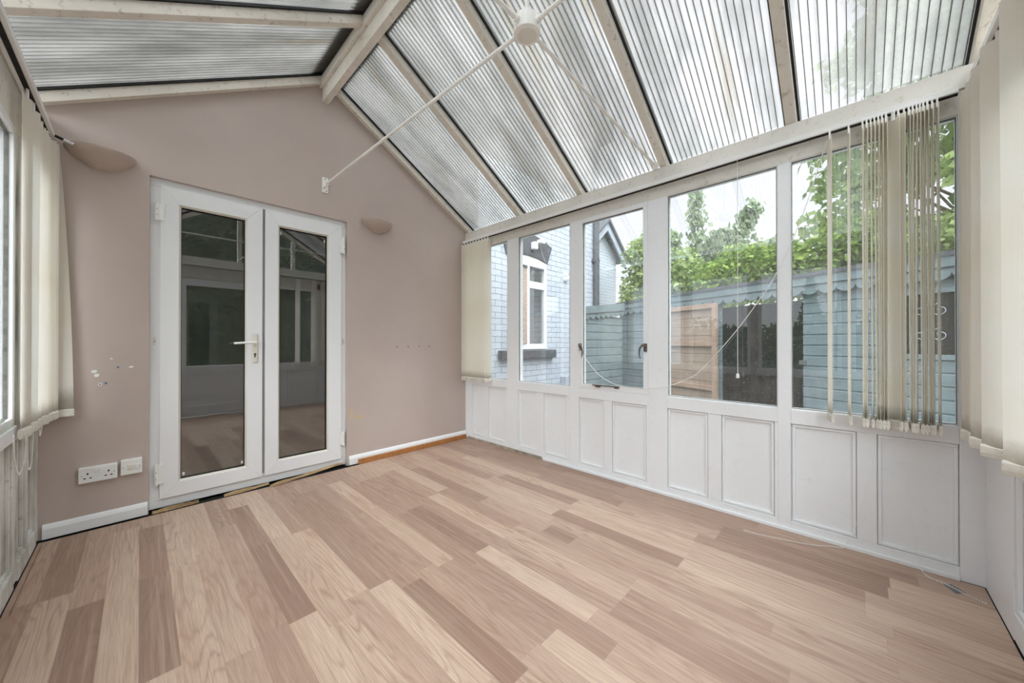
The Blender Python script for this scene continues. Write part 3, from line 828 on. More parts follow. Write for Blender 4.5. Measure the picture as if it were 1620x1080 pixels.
# ---- wall uplighters
def uplighter(x, label):
    root = empty('wall_light', (x, D, 2.142), label, 'wall light', 'painted half bowl wall lights')
    R, Dp, dep = 0.139, 0.115, 0.102
    m = MB(); vs = []; fs = []
    nu, nv = 36, 14
    for j in range(nv+1):
        tt = j/nv
        k = 1.0 if j < 2 else 0.985-0.765*((tt-0.07)/0.93)**1.75
        for i in range(nu+1):
            a = PI*i/nu
            vs.append((x-R*k*math.cos(a), D-0.0005-Dp*k*math.sin(a), 2.142-dep*tt))
    w = nu+1
    for j in range(nv):
        for i in range(nu):
            fs.append((j*w+i, j*w+i+1, (j+1)*w+i+1, (j+1)*w+i))
    b0 = nv*w
    fs.append(tuple(b0+i for i in range(w)))
    o = len(vs)
    for i in range(nu+1):
        a = PI*i/nu
        vs.append((x-(R-0.005)*math.cos(a), D-0.0005-(Dp-0.005)*math.sin(a), 2.142))
    for i in range(nu+1):
        a = PI*i/nu
        vs.append((x-(R-0.012)*0.93*math.cos(a), D-0.0005-(Dp-0.01)*0.93*math.sin(a), 2.108))
    for i in range(nu):
        fs.append((i+1, i, o+i, o+i+1))
        fs.append((o+i+1, o+i, o+w+i, o+w+i+1))
    fs.append(tuple(o+w+i for i in range(w)))
    m.add(vs, fs)
    m.build('bowl', 'lamp_paint', root, smooth=True)
    m = MB(); m.box(x-0.05, x+0.05, D-0.012, D-0.0002, 2.055, 2.12); m.build('back_plate', 'lamp_paint', root)
    m = MB(); m.tube([(x, D-0.012, 2.11), (x, D-0.05, 2.112)], 0.012, 10); m.build('lamp_holder', 'cream_plastic', root)
uplighter(-0.154, 'taupe half bowl wall light in the left corner by the bunched blind')
uplighter(1.485, 'taupe half bowl wall light just right of the french doors')

# ---- sockets
so = empty('double_socket', (-0.16, D, 0.31), 'white double power socket low on the taupe wall', 'socket')
m = MB(); m.box(-0.234, -0.088, D-0.032, D-0.0002, 0.266, 0.352); m.build('faceplate', 'plastic', so, bevel=0.004)
for x in (-0.170, -0.152):
    m = MB(); m.box(x-0.007, x+0.007, D-0.037, D-0.032, 0.318, 0.340); m.build('rocker_switch', 'plastic', so, bevel=0.0015)
for x in (-0.200, -0.122):
    m = MB()
    m.box(x-0.003, x+0.003, D-0.0328, D-0.0318, 0.312, 0.322)
    for dx in (-0.011, 0.011): m.box(x+dx-0.004, x+dx+0.004, D-0.0328, D-0.0318, 0.290, 0.296)
    m.build('pin_holes', 'hole', so)
for x in (-0.222, -0.100):
    MB().cyl((x, D-0.0328, 0.309), (x, D-0.0318, 0.309), 0.0025, 8).build('fixing_screw', 'steel', so)
sp_ = empty('fused_spur', (-0.03, D, 0.315), 'white single fused switch plate beside the double socket', 'switch')
m = MB(); m.box(-0.076, 0.012, D-0.034, D-0.0002, 0.272, 0.360); m.build('faceplate', 'plastic', sp_, bevel=0.004)
m = MB(); m.box(-0.048, -0.024, D-0.037, D-0.034, 0.302, 0.330); m.build('fuse_carrier', 'cream_plastic', sp_, bevel=0.002)
m = MB(); m.box(-0.018, -0.002, D-0.039, D-0.034, 0.304, 0.328); m.build('rocker_switch', 'plastic', sp_, bevel=0.0015)
for x in (-0.066, 0.002):
    MB().cyl((x, D-0.0348, 0.316), (x, D-0.0338, 0.316), 0.0025, 8).build('fixing_screw', 'steel', sp_)
# adhesive pads
M['pad_grey'] = plain('blue grey pad', lin(168, 176, 190), 0.6)
pads = [(-0.180, 0.886, 0.013, 0.010, 'white', 'upper of two white sticky pad scraps nearest the left blind'),
        (-0.171, 0.864, 0.012, 0.010, 'white', 'lower of two white sticky pad scraps nearest the left blind'),
        (-0.158, 0.812, 0.009, 0.009, 'hole', 'torn dark centred pad scrap, left of the lowest pair'),
        (-0.135, 0.817, 0.010, 0.009, 'grey', 'small blue grey pad, right of the lowest pair'),
        (-0.088, 0.907, 0.010, 0.009, 'grey', 'square blue grey pad above the sockets, below the single chip'),
        (-0.036, 0.906, 0.011, 0.006, 'white', 'white pad scrap nearest the french door frame'),
        (-0.115, 0.957, 0.007, 0.004, 'white', 'tiny white chip topmost of the pad scraps')]
for (x, z, a, b, kd, lb_) in pads:
    m = MB(); m.prism([(x-a*(0.8+0.2*random.random()), z), (x-a*0.4, z-b), (x+a*0.5, z-b*0.9), (x+a, z+b*0.1), (x+a*0.6, z+b), (x-a*0.5, z+b*0.8)], 'Y', D-0.003, D-0.0002)
    o = m.build('sticky_pad', 'plastic' if kd != 'grey' else 'pad_grey')
    tag(o, lb_, 'sticky pad', 'sticky pad scraps on the taupe wall')
    if kd != 'white':
        MB().cyl((x, D-0.0036, z), (x, D-0.0029, z), 0.0035, 8).build('pad_centre', 'hole', o)
for x, lb_ in ((1.685, 'leftmost of four small wall plugs in a row on the taupe wall'), (1.804, 'second from left of four small wall plugs on the taupe wall'), (1.923, 'third from left of four small wall plugs on the taupe wall'), (2.040, 'rightmost of four small wall plugs, nearest the far blind')):
    o = MB().lathe([(0.0001, -0.0015), (0.0028, -0.0015), (0.0055, -0.0002)], (x, D, 1.012), 10, 'Y').build('wall_plug', 'hole')
    tag(o, lb_, 'wall plug', 'row of small wall plugs')

# ---- splintered threshold strips
m = MB(); random.seed(3)
def splint(m, x0, x1, y0, y1, za, zb_, n=9, th=0.012):
    top = []; bot = []
    vs = []; fs = []
    for i in range(n+1):
        t = i/n; x = x0+(x1-x0)*t
        y = y0+(y1-y0)*t; w = 0.016*(0.55+0.45*math.sin(PI*min(1, t*1.1+0.05)))+random.uniform(-0.003, 0.003)
        z = za+(zb_-za)*t+random.uniform(-0.001, 0.001); h = th*(0.6+0.5*random.random())
        vs += [(x, y-w, z), (x, y+w, z), (x, y+w*0.8, z+h), (x, y-w*0.7, z+h*0.8)]
    for i in range(n):
        a = i*4; b = a+4
        for k in range(4): fs.append((a+k, a+(k+1) % 4, b+(k+1) % 4, b+k))
    fs.append((0, 3, 2, 1)); fs.append((n*4, n*4+1, n*4+2, n*4+3))
    m.add(vs, fs)
splint(m, 0.055, 0.27, D-0.016, D-0.022, 0.002, 0.006, 14, 0.018)
tag(m.build('splintered_strip', 'split_wood'), 'short broken brown wood strip at the left end of the door threshold', 'wood strip')
m = MB(); splint(m, 0.40, 0.66, D-0.020, D-0.014, 0.002, 0.012, 9, 0.014)
tag(m.build('splintered_strip', 'split_wood'), 'thin split strip of wood below the door meeting line', 'wood strip')
m = MB(); splint(m, 0.66, 1.19, D-0.050, D+0.0, 0.002, 0.030, 12, 0.014)
tag(m.build('splintered_strip', 'split_wood'), 'long loose pale strip of wood sloping up along the right door leaf', 'wood strip')
m = MB(); splint(m, -0.349, -0.344, 3.05, 2.35, 0.0, 0.0, 18, 0.009)
M['debris'] = t_wood('rotten_edging', lin(92, 74, 54), lin(160, 134, 104), (20, 20, 20))
tag(m.build('rotten_edging', 'debris'), 'crumbling brown wood edging along the foot of the left wall', 'wood strip')

# ---- vertical blinds
VL, VWD = 1.452, 0.089
vane_top = 2.108
def vane_mesh():
    m = MB(); n = 5
    vs = []; fs = []
    for z in (0.0, -0.25, -0.7, -1.1, -VL):
        for i in range(n+1):
            t = i/n-0.5
            vs.append((t*VWD, 0.006*(1-(2*t)**2), z))
    w = n+1; k = len(vs)
    vs += [(x, y+0.0009, z) for x, y, z in vs]
    for j in range(4):
        for i in range(n):
            a = j*w+i
            fs.append((a, a+w, a+w+1, a+1)); b = a+k
            fs.append((b, b+1, b+w+1, b+w))
        a = j*w; fs.append((a, a+k, a+k+w, a+w)); a = j*w+n; fs.append((a, a+w, a+k+w, a+k))
    return m.add(vs, fs)
def weight_mesh():
    m = MB(); vs = []; fs = []
    prof = [(-VL+0.034, 0.0012), (-VL+0.026, 0.0062), (-VL+0.004, 0.0066), (-VL-0.010, 0.0030)]
    for z, h in prof:
        vs += [(-VWD/2, 0.002-h, z), (VWD/2, 0.002-h, z), (VWD/2, 0.002+h, z), (-VWD/2, 0.002+h, z)]
    for j in range(3):
        a = j*4
        for k in range(4): fs.append((a+k, a+4+k, a+4+(k+1) % 4, a+(k+1) % 4))
    fs.append((0, 1, 2, 3)); fs.append((12, 15, 14, 13))
    m.add(vs, fs); return m
proto_v = vane_mesh().build('vane', 'vane', smooth=True)
pw = weight_mesh().build('weight', 'vane_hem', proto_v)
ph = MB().box(-0.006, 0.006, -0.002, 0.004, -0.012, 0.030).build('hanger', 'plastic', proto_v)
first_vane = [True]
def place_vane(parent, x, y, ang, dz=0.0):
    if first_vane[0]:
        v = proto_v; first_vane[0] = False
    else:
        v = copy_tree(proto_v)
    v.parent = parent
    v.location = Vector((x, y, vane_top+dz))-wloc(parent)
    v.rotation_euler = (random.uniform(-0.004, 0.004), random.uniform(-0.003, 0.003), ang)
    return v
def track(root, a, b):
    # U-shaped head rail and a dark strip below that paints its shadow line
    ax = Vector(b)-Vector(a); L = ax.length
    m = MB()
    sx = abs(ax.x) > abs(ax.y)
    def bx(u0, u1, z0, z1):
        if sx: m.box(a[0], b[0], a[1]+u0, a[1]+u1, z0, z1)
        else: m.box(a[0]+u0, a[0]+u1, a[1], b[1], z0, z1)
    zt = a[2]
    bx(-0.022, 0.022, zt-0.006, zt); bx(-0.022, -0.008, zt-0.026, zt-0.006); bx(0.008, 0.022, zt-0.026, zt-0.006)
    o = m.build('head_rail', 'plastic', root, bevel=0.001)
    m = MB()
    if sx: m.box(a[0], b[0], a[1]-0.0075, a[1]+0.0075, zt-0.031, zt-0.0065)
    else: m.box(a[0]-0.0075, a[0]+0.0075, a[1], b[1], zt-0.031, zt-0.0065)
    m.build('rail_shadow_strip', 'dark_gap', o)  # dark box hung below the rail, stands in for the shadow gap
def beads(m, pts, step=0.006, r=0.0022):
    pts = [Vector(p) for p in pts]
    acc = 0.0
    for i in range(len(pts)-1):
        L = (pts[i+1]-pts[i]).length
        t = acc
        while t < L:
            p = pts[i].lerp(pts[i+1], t/L)
            m.sphere(p, r, 4)
            t += step
        acc = t-L
def smooth_path(P, n=6):
    P = [Vector(p) for p in P]; out = []
    for i in range(len(P)-1):
        p0, p1, p2, p3 = P[max(i-1, 0)], P[i], P[i+1], P[min(i+2, len(P)-1)]
        for k in range(n):
            t = k/n
            out.append(0.5*((2*p1)+(p2-p0)*t+(2*p0-5*p1+4*p2-p3)*t*t+(3*p1-p0-3*p2+p3)*t**3))
    out.append(P[-1]); return out

random.seed(11)
br = empty('vertical_blind', (W-0.05, 1.4, 2.16), 'cream vertical blind on the right wall, bunched at both ends of its rail', 'blind')
track(br, (W-0.034, -0.33, 2.165), (W-0.034, D-0.02, 2.165))
vx = W-0.058
nearY = [(0.090, 0.20), (0.019, 0.10), (-0.031, 0.05), (-0.045, 0.06), (-0.059, 0.04), (-0.072, 0.05), (-0.085, 0.04), (-0.097, 0.10), (-0.110, 0.14), (-0.134, 0.90), (-0.150, 0.10), (-0.168, 0.06), (-0.183, 0.06), (-0.195, 0.04), (-0.207, 0.05), (-0.217, 0.04), (-0.227, 0.05), (-0.239, 0.09), (-0.253, 0.05), (-0.268, 0.05)]
for y, a in nearY: place_vane(br, vx, y, PI+math.atan2(y, vx)+a+random.uniform(-0.025, 0.025))
for k in range(9): place_vane(br, vx, 2.695+k*0.046, PI+random.uniform(-0.12, 0.06) + (0.0 if k else -0.05))
# hanging bead chains that trail onto the floor
m = MB(); c1 = smooth_path([(2.452, -0.075, 0.645), (2.450, -0.068, 0.508), (2.455, -0.044, 0.349), (2.470, -0.006, 0.152), (2.480, 0.022, 0.06), (2.485, 0.045, 0.006), (2.469, 0.081, 0.003), (2.421, 0.147, 0.003), (2.390, 0.222, 0.003), (2.366, 0.299, 0.003), (2.346, 0.38, 0.003), (2.338, 0.451, 0.003)])
beads(m, c1[30:], 0.0075, 0.0031); m.tube(c1[:32], 0.0009, 5); m.build('bead_chain', 'cord', br)
m = MB(); c2 = smooth_path([(2.450, -0.167, 0.645), (2.452, -0.178, 0.416), (2.465, -0.197, 0.161), (2.475, -0.210, 0.05), (2.470, -0.225, 0.004), (2.436, -0.248, 0.003), (2.420, -0.290, 0.003), (2.386, -0.329, 0.003), (2.361, -0.362, 0.003), (2.358, -0.384, 0.003)])
beads(m, c2[22:], 0.0075, 0.0031); m.tube(c2[:24], 0.0009, 5); m.build('bead_chain', 'cord', br)
m = MB(); m.tube(smooth_path([(2.46, 0.500, 2.14), (2.461, 0.499, 1.7), (2.460, 0.500, 1.3), (2.460, 0.500, 0.872)], 4), 0.0016, 6); pc = m.build('pull_cord', 'cord', br, smooth=True)
m = MB(); m.lathe([(0.0001, 0.016), (0.003, 0.014), (0.008, 0.008), (0.009, 0.0), (0.0085, -0.014), (0.0001, -0.016)], (2.46, 0.5, 0.855), 12); m.build('cord_pull', 'plastic', pc, smooth=True)

bl = empty('vertical_blind', (XL+0.05, 2.8, 2.16), 'cream vertical blind bunched in the corner of the left wall', 'blind')
track(bl, (XL+0.034, -0.33, 2.165), (XL+0.034, D-0.02, 2.165))
for y, a in ((2.550, 1.40), (2.672, 1.24), (2.775, 1.42), (2.868, 1.18), (2.945, 1.22), (2.995, 0.85), (3.035, 0.7)):
    place_vane(bl, XL+0.037, y, a)
# the last vane hangs twisted against the gable wall
m = MB(); vs = []; fs = []; nz = 14
for j in range(nz+1):
    t = j/nz; z = vane_top-VL*t*1.0
    a = 1.25*(1-t)**1.2+0.05
    cx, cy = -0.315+0.022*t, 3.082
    for k in range(4):
        u = (k/3-0.5)*VWD
        for yy in (0,):
            vs.append((cx+u*math.cos(a), cy+u*math.sin(a)*0.6, z))
n0 = len(vs); vs += [(x, y-0.001, z) for x, y, z in vs]
for j in range(nz):
    for k in range(3):
        a = j*4+k; fs.append((a, a+4, a+5, a+1)); b = a+n0; fs.append((b, b+1, b+5, b+4))
    a = j*4; fs.append((a, a+n0, a+n0+4, a+4)); a = j*4+3; fs.append((a, a+4, a+n0+4, a+n0))
m.add(vs, fs); tv = m.build('twisted_vane', 'vane', bl, smooth=True)
m = MB(); m.box(-0.293-0.046, -0.293+0.046, 3.076, 3.088, vane_top-VL-0.006, vane_top-VL+0.034); m.build('weight', 'vane_hem', tv, bevel=0.003)
m = MB()
beads(m, smooth_path([(XL+0.035, 2.345, 0.69), (XL+0.035, 2.360, 0.60), (XL+0.036, 2.41, 0.530), (XL+0.036, 2.455, 0.520), (XL+0.036, 2.52, 0.555), (XL+0.037, 2.55, 0.655)]), 0.0075, 0.0026)
m.build('bead_chain', 'cord', bl); m = MB()
beads(m, smooth_path([(XL+0.037, 2.69, 0.66), (XL+0.037, 2.690, 0.60), (XL+0.037, 2.655, 0.51), (XL+0.037, 2.60, 0.50), (XL+0.037, 2.57, 0.58), (XL+0.037, 2.56, 0.65)]), 0.0075, 0.0026)
m.build('bead_chain', 'cord', bl); m = MB()
beads(m, smooth_path([(XL+0.037, 2.845, 0.66), (XL+0.037, 2.85, 0.60), (XL+0.037, 2.90, 0.63), (XL+0.037, 2.92, 0.66)]), 0.0075, 0.0026)
m.build('bead_chain', 'cord', bl)
m = MB(); m.cyl((XL+0.06, 3.02, 2.135), (XL+0.12, 3.03, 2.118), 0.007, 10); q = m.build('control_shaft', 'black_metal', bl, smooth=True)
m = MB(); m.cyl((XL+0.088, 3.025, 2.127), (XL+0.122, 3.0305, 2.1175), 0.0078, 10); m.build('shaft_tip', 'chrome', q, smooth=True)

bf = empty('vertical_blind', (1.9, YF+0.05, 2.16), 'cream vertical blind bunched beside the front corner at far right', 'blind')
track(bf, (-0.30, YF+0.034, 2.165), (W-0.07, YF+0.034, 2.165))
for x, a in ((1.822, 0.95), (2.062, 0.92), (2.20, 0.9), (2.30, 0.9), (2.36, 0.9), (2.42, 0.9)):
    place_vane(bf, x, YF+0.040, a)

# ---- loose aerial cord draped across the windows
m = MB(); cpts = [(1.639, 1.019), (1.573, 0.933), (1.458, 0.812), (1.349, 0.75), (1.246, 0.7275), (1.078, 0.7275), (0.923, 0.753), (0.782, 0.818), (0.705, 0.88), (0.563, 1.054), (0.432, 1.243), (0.312, 1.45), (0.2, 1.744), (0.101, 2.108)]
m.tube(smooth_path([(2.488, y, z) for y, z in cpts], 5), 0.0022, 6)
tag(m.build('loose_cord', 'cord', smooth=True), 'thin white cord drooping across the casement and large window', 'cord')
# grey tag under the chain, crumpled cloth on the left sill
m = MB(); m.prism([(2.416, -0.278), (2.445, -0.302), (2.400, -0.335), (2.368, -0.306)], 'Z', 0.0, 0.0018)
tag(m.build('grey_card', 'grey_tag'), 'small grey card on the floor under the bead chain', 'card')
m = MB(); vs = []; fs = []; random.seed(5); n = 12
for j in range(n+1):
    for i in range(7):
        y = 2.18+0.36*j/n; x = XL-0.026+0.034*i/6
        z = 0.7005+0.052*max(0, math.sin(PI*i/6))*max(0.05, math.sin(PI*(0.08+0.84*j/n)))*(0.55+0.6*abs(math.sin(j*1.9+i*0.8)))
        vs.append((x, y, z))
w = 7; k0 = len(vs); vs += [(x, y, 0.7002) for x, y, z in vs]
for j in range(n):
    for i in range(6):
        a = j*w+i; fs.append((a, a+w, a+w+1, a+1)); b = a+k0; fs.append((b, b+1, b+w+1, b+w))
m.add(vs, fs)
tag(m.build('crumpled_cloth', 'cloth', smooth=True), 'pale green crumpled cloth on the left window sill', 'cloth')

# ------------------------------------------------------------------ dark room beyond the doors
rm = MB()
y0, y1 = D+0.28, 7.0
rm.box(-1.6, -1.5, y0, y1, -0.01, 2.5); rm.box(3.0, 3.1, y0, y1, -0.01, 2.5)
rm.box(-1.6, 3.1, y1, y1+0.1, -0.01, 2.5)
rm.box(-1.6, 3.1, y0, y1, 2.5, 2.6)
rm.box(-1.6, 3.1, y0, y1, -0.06, -0.01)
tag(rm.build('wall_inner', 'room_wall'), 'dim inner room beyond the french doors', 'room', kind='structure')
ch = empty('chandelier', (1.27, 4.8, 2.5), 'black iron chandelier seen through the right french door glass', 'chandelier')
m = MB(); m.tube([(1.27, 4.8, 2.5), (1.27, 4.8, 2.25)], 0.006, 8); m.lathe([(0.001, 0.0), (0.06, -0.005), (0.05, -0.02), (0.001, -0.03)], (1.27, 4.8, 2.499), 16); m.build('stem', 'black_metal', ch, smooth=True)
m = MB()
for k in range(6):
    m.tube([(1.27+0.055*math.sin(PI*t)*math.cos(k*PI/3+t*3), 4.8+0.055*math.sin(PI*t)*math.sin(k*PI/3+t*3), 2.25-0.2*t) for t in [i/10 for i in range(11)]], 0.004, 6)
m.build('twist_cage', 'black_metal', ch, smooth=True)
for k in range(5):
    a = k*2*PI/5+0.3; c, s_ = math.cos(a), math.sin(a)
    m = MB(); m.tube([(1.27+c*r, 4.8+s_*r, z) for r, z in ((0.01, 2.05), (0.06, 1.98), (0.13, 1.95), (0.20, 1.98), (0.235, 2.05))], 0.006, 8)
    m.lathe([(0.001, 0.0), (0.03, 0.006), (0.032, 0.014), (0.012, 0.012), (0.011, 0.07), (0.001, 0.07)], (1.27+c*0.235, 4.8+s_*0.235, 2.05), 12)
    m.build('candle_arm', 'black_metal', ch, smooth=True)
cu = empty('curtain', (0.1, 6.9, 2.0), 'teal curtain on a dark pole inside the room beyond the left door glass', 'curtain')
m = MB(); vs = []; n = 40
for j in (0, 1):
    for i in range(n+1):
        t = i/n; vs.append((-0.6+0.75*t+(0.12*(1-j)*(t-0.5)), 6.9+0.035*math.sin(t*38), 0.15 if j == 0 else 2.05))
fs = [(i, i+1, n+2+i, n+1+i) for i in range(n)]
m.add(vs, fs); o = m.build('drape', 'teal_curtain', cu, smooth=True)
so_ = o.modifiers.new('thick', 'SOLIDIFY'); so_.thickness = 0.004
m = MB(); m.cyl((-0.8, 6.9, 2.08), (0.22, 6.9, 2.08), 0.014, 12); m.sphere((0.24, 6.9, 2.08), 0.03, 10); m.build('curtain_pole', 'black_metal', cu, smooth=True)

# ------------------------------------------------------------------ outside
g = MB().box(-40, 40, -40, 40, -0.2, -0.15).build('ground', 'paving')
tag(g, 'grey paved yard outside the conservatory', 'ground', kind='structure')

# house window in the brick wall
hwn = empty('house_window', (3.61, D+0.05, 0.96), 'white house window, left half boarded with chipboard, under a dark arched lintel', 'window')
Y0 = D+0.032
m = MB()
for a, b, c, d in ((WIN[0], WIN[1], 0.965, 1.035), (WIN[0], WIN[0]+0.04, 1.035, 2.14), (WIN[1]-0.055, WIN[1], 1.035, 2.14), (WIN[0]+0.04, WIN[1]-0.055, 2.085, 2.14), (3.575, 3.64, 1.035, 2.085), (3.64, WIN[1]-0.055, 1.79, 1.885)):
    m.box(a, b, Y0, Y0+0.06, c, d)
m.build('window_frame', 'upvc', hwn, bevel=0.004)
m = MB(); m.prism([(WIN[0], 2.14), (WIN[1], 2.14), (WIN[1], 2.165), (3.81, 2.20), (3.61, 2.21), (3.42, 2.20), (WIN[0], 2.165)], 'Y', Y0, Y0+0.05); m.build('arch_filler', 'cream_paint', hwn)
m = MB(); m.box(3.64, 3.955, Y0+0.02, Y0+0.024, 1.035, 1.79); m.build('pane', 'glass', hwn)
m = MB(); m.box(3.64, 3.955, Y0+0.02, Y0+0.026, 1.885, 2.085); m.build('pane', 'glass', hwn)
m = MB(); m.box(3.67, 3.93, Y0-0.01, Y0+0.0, 2.055, 2.08); m.build('trickle_vent', 'slate', hwn, bevel=0.002)
m = MB(); m.box(WIN[0]+0.005, 3.572, Y0-0.012, Y0-0.001, 1.04, 2.05); m.build('chipboard_sheet', 'osb', hwn)
m = MB(); m.box(3.50, 3.572, Y0-0.02, Y0-0.001, 2.045, 2.075); m.build('torn_edge', 'slate', hwn)
m = MB(); m.box(WIN[0]-0.01, WIN[1]+0.01, D+0.03, D+0.09, 0.962, 0.985); m.build('cill_nosing', 'upvc', hwn, bevel=0.003)
m = MB(); m.box(3.06, 4.16, D-0.03, D+0.06, 0.84, 0.955); m.build('stone_sill', 'slate', hwn, bevel=0.012)
m = MB(); arc = []
for i in range(13):
    t = i/12; x = 3.20+0.82*t; arc.append((x, 2.165+0.07*(1-(2*t-1)**2)))
top = []
for i in range(13):
    t = i/12; x = 3.115+1.01*t; top.append((x, 2.415+0.11*(1-(2*t-1)**2)))
for i in range(12):
    m.prism([arc[i], arc[i+1], top[i+1], top[i]], 'Y', D+0.028, D+0.06)
m.build('arched_lintel', 'slate', hwn)
lt = empty('security_light', (3.73, D+0.02, 2.37), 'small white security light fixed on the dark arched lintel', 'light')
m = MB(); m.box(3.655, 3.725, D-0.05, D+0.027, 2.31, 2.41); m.build('lamp_body', 'plastic', lt, bevel=0.01)
m = MB(); m.box(3.735, 3.84, D-0.08, D-0.01, 2.40, 2.45); m.build('lamp_head', 'plastic', lt, bevel=0.012)
m = MB(); m.tube([(3.82, D+0.02, 2.42), (3.90, D+0.022, 2.28), (3.96, D+0.02, 2.19)], 0.003, 6); m.build('wire', 'cord', lt)
dm = empty('dome_camera', (4.47, D+0.03, 2.0), 'small white dome camera on the brick wall right of the house window', 'camera')
m = MB(); m.lathe([(0.045, 0.0), (0.045, -0.03), (0.03, -0.05), (0.001, -0.06)], (4.475, D+0.049, 2.02), 16, 'Y'); m.build('dome', 'plastic', dm, smooth=True)
m = MB(); m.box(4.44, 4.48, D+0.0, D+0.049, 2.06, 2.10); m.build('mount', 'plastic', dm, bevel=0.004)
ab = MB(); ab.box(4.36, 4.46, D-0.04, D+0.048, -0.15, 0.55)
tag(ab.build('pipe_box', M['pad_grey'], bevel=0.005), 'small grey pipe box low on the white brick wall', 'pipe box')
dp = empty('drain_pipe', (5.30, D+0.0, -0.15), 'black drain pipe running up the end of the white brick wall', 'pipe')
m = MB(); m.tube([(5.30, D-0.004, -0.15), (5.30, D-0.004, 4.4)], 0.05, 14); m.build('pipe', 'slate', dp, smooth=True)
for z in (0.9, 2.4, 3.9):
    m = MB(); m.box(5.235, 5.365, D-0.03, D+0.049, z, z+0.05); m.build('pipe_clip', 'slate', dp)

# wing with gable roof
wg = empty('wing', (7.85, 4.5, -0.15), 'white brick gable end with grey barge boards beyond the black drain pipe', 'house')
m = MB(); m.prism([(7.0, -0.15), (8.62, -0.15), (8.62, 3.26), (7.85, 3.90), (7.0, 3.26)], 'Y', 4.5, 8.0); m.build('gable_wall', 'brick', wg)
m = MB()
def barge(m, xa, za, xb, zb2, d0, d1, h):
    m.prism([(xa, za), (xb, zb2), (xb, zb2-h), (xa, za-h)], 'Y', d0, d1)
barge(m, 7.85, 3.98, 8.80, 3.19, 4.30, 4.34, 0.20); barge(m, 7.85, 3.98, 6.90, 3.19, 4.30, 4.34, 0.20)
m.build('barge_board', M['pad_grey'], wg)
m = MB(); barge(m, 7.85, 4.06, 8.86, 3.22, 4.24, 8.0, 0.07); barge(m, 7.85, 4.06, 6.84, 3.22, 4.24, 8.0, 0.07); m.build('roof', 'slate', wg)

# ---- shed with scalloped fascia
ang = math.atan2(-0.91616, -0.40082)
sd = empty('garden_shed', (6.27, 2.71, -0.15), 'teal boarded garden shed with scalloped fascia and dark open doorway', 'shed', rz=ang)
def L(m, name, mat, parent=sd, **kw): return m.build(name, mat, parent, local=True, **kw)
zo = 0.15
def boards(m, x0, x1, z0, z1, y=0.0, h=0.118):
    z = z0; prof = []
    while z < z1-0.001:
        zt = min(z+h, z1)
        m.prism([(y, z), (y-0.016, z), (y-0.016, zt-0.022), (y-0.006, zt-0.014), (y-0.006, zt), (y, zt)], 'X', x0, x1)
        z += h
m = MB(); boards(m, -0.66, 1.50, 0.0, 1.75+zo); L(m, 'front_boards', 'teal')
m = MB(); boards(m, 2.505, 3.33, 0.0, 1.75+zo); boards(m, 3.33, 3.98, 0.0, 0.93+zo); boards(m, 3.98, 5.2, 0.0, 1.75+zo); boards(m, 3.33, 3.98, 1.50+zo, 1.75+zo); L(m, 'front_boards', 'teal')
m = MB(); m.box(1.50, 2.505, -0.016, 0.0, 1.60+zo, 1.75+zo); L(m, 'door_head', 'teal')
m = MB(); m.box(-0.45, 5.2, 1.55, 1.6, 0, 1.7+zo); m.box(-0.45, -0.4, 0.02, 1.55, 0, 1.7+zo); m.box(5.15, 5.2, 0.0, 1.55, 0, 1.7+zo); m.box(-0.45, 5.2, 0.01, 1.55, 0.0, 0.03); L(m, 'inner_walls', 'shed_dark')
m = MB(); m.prism([(-0.10, 1.83+zo), (1.7, 2.0+zo), (1.7, 1.96+zo), (-0.10, 1.79+zo)], 'X', -0.68, 5.3); L(m, 'roof', 'slate')
m = MB(); m.box(-0.68, 5.3, -0.085, -0.055, 1.695+zo, 1.83+zo); L(m, 'fascia', 'teal', bevel=0.004)
m = MB(); x = -0.68; pit = 0.16
while x < 5.2:
    pts = [(x, 1.69+zo), (x+pit, 1.69+zo), (x+pit, 1.655+zo)]
    for i in range(1, 10):
        a = PI*i/10
        pts.append((x+pit/2+pit/2*math.cos(a), 1.655+zo-0.068*math.sin(a)))
    pts.append((x, 1.655+zo))
    m.prism(pts, 'Y', -0.070, -0.052); x += pit
L(m, 'scalloped_trim', 'teal')
# window with scroll grille
swn = m = MB()
for a, b, c, d in ((3.30, 3.34, 0.90, 1.53), (3.96, 4.0, 0.90, 1.53), (3.34, 3.96, 0.90, 0.945), (3.34, 3.96, 1.485, 1.53)):
    m.box(a, b, -0.03, 0.0, c+zo, d+zo)
sw = L(m, 'shed_window', 'teal', bevel=0.003)
m = MB(); m.box(3.34, 3.96, 0.008, 0.014, 0.945+zo, 1.485+zo); m.build('dark_pane', M['gasket'], sw, local=True)
m = MB()
def spiral(cx, cz, r, turns, a0, sgn):
    return [(cx+sgn*r*(1-0.8*t)*math.cos(a0+turns*2*PI*t), -0.012, cz+r*(1-0.8*t)*math.sin(a0+turns*2*PI*t)) for t in [i/24 for i in range(25)]]
for cx in (3.50, 3.80):
    for cz in (1.12, 1.34):
        for sg in (1, -1):
            m.tube(spiral(cx+sg*0.055, cz+zo, 0.06, 1.3, PI/2, sg), 0.004, 5)
    m.tube([(cx, -0.012, 0.95+zo), (cx, -0.012, 1.48+zo)], 0.004, 5)
m.build('scroll_grille', 'pad_grey' if False else M['pad_grey'], sw, local=True, smooth=True)
m = MB(); m.box(2.47, 2.54, -0.035, -0.016, 0.80+zo, 0.85+zo); L(m, 'latch', 'steel', bevel=0.004)
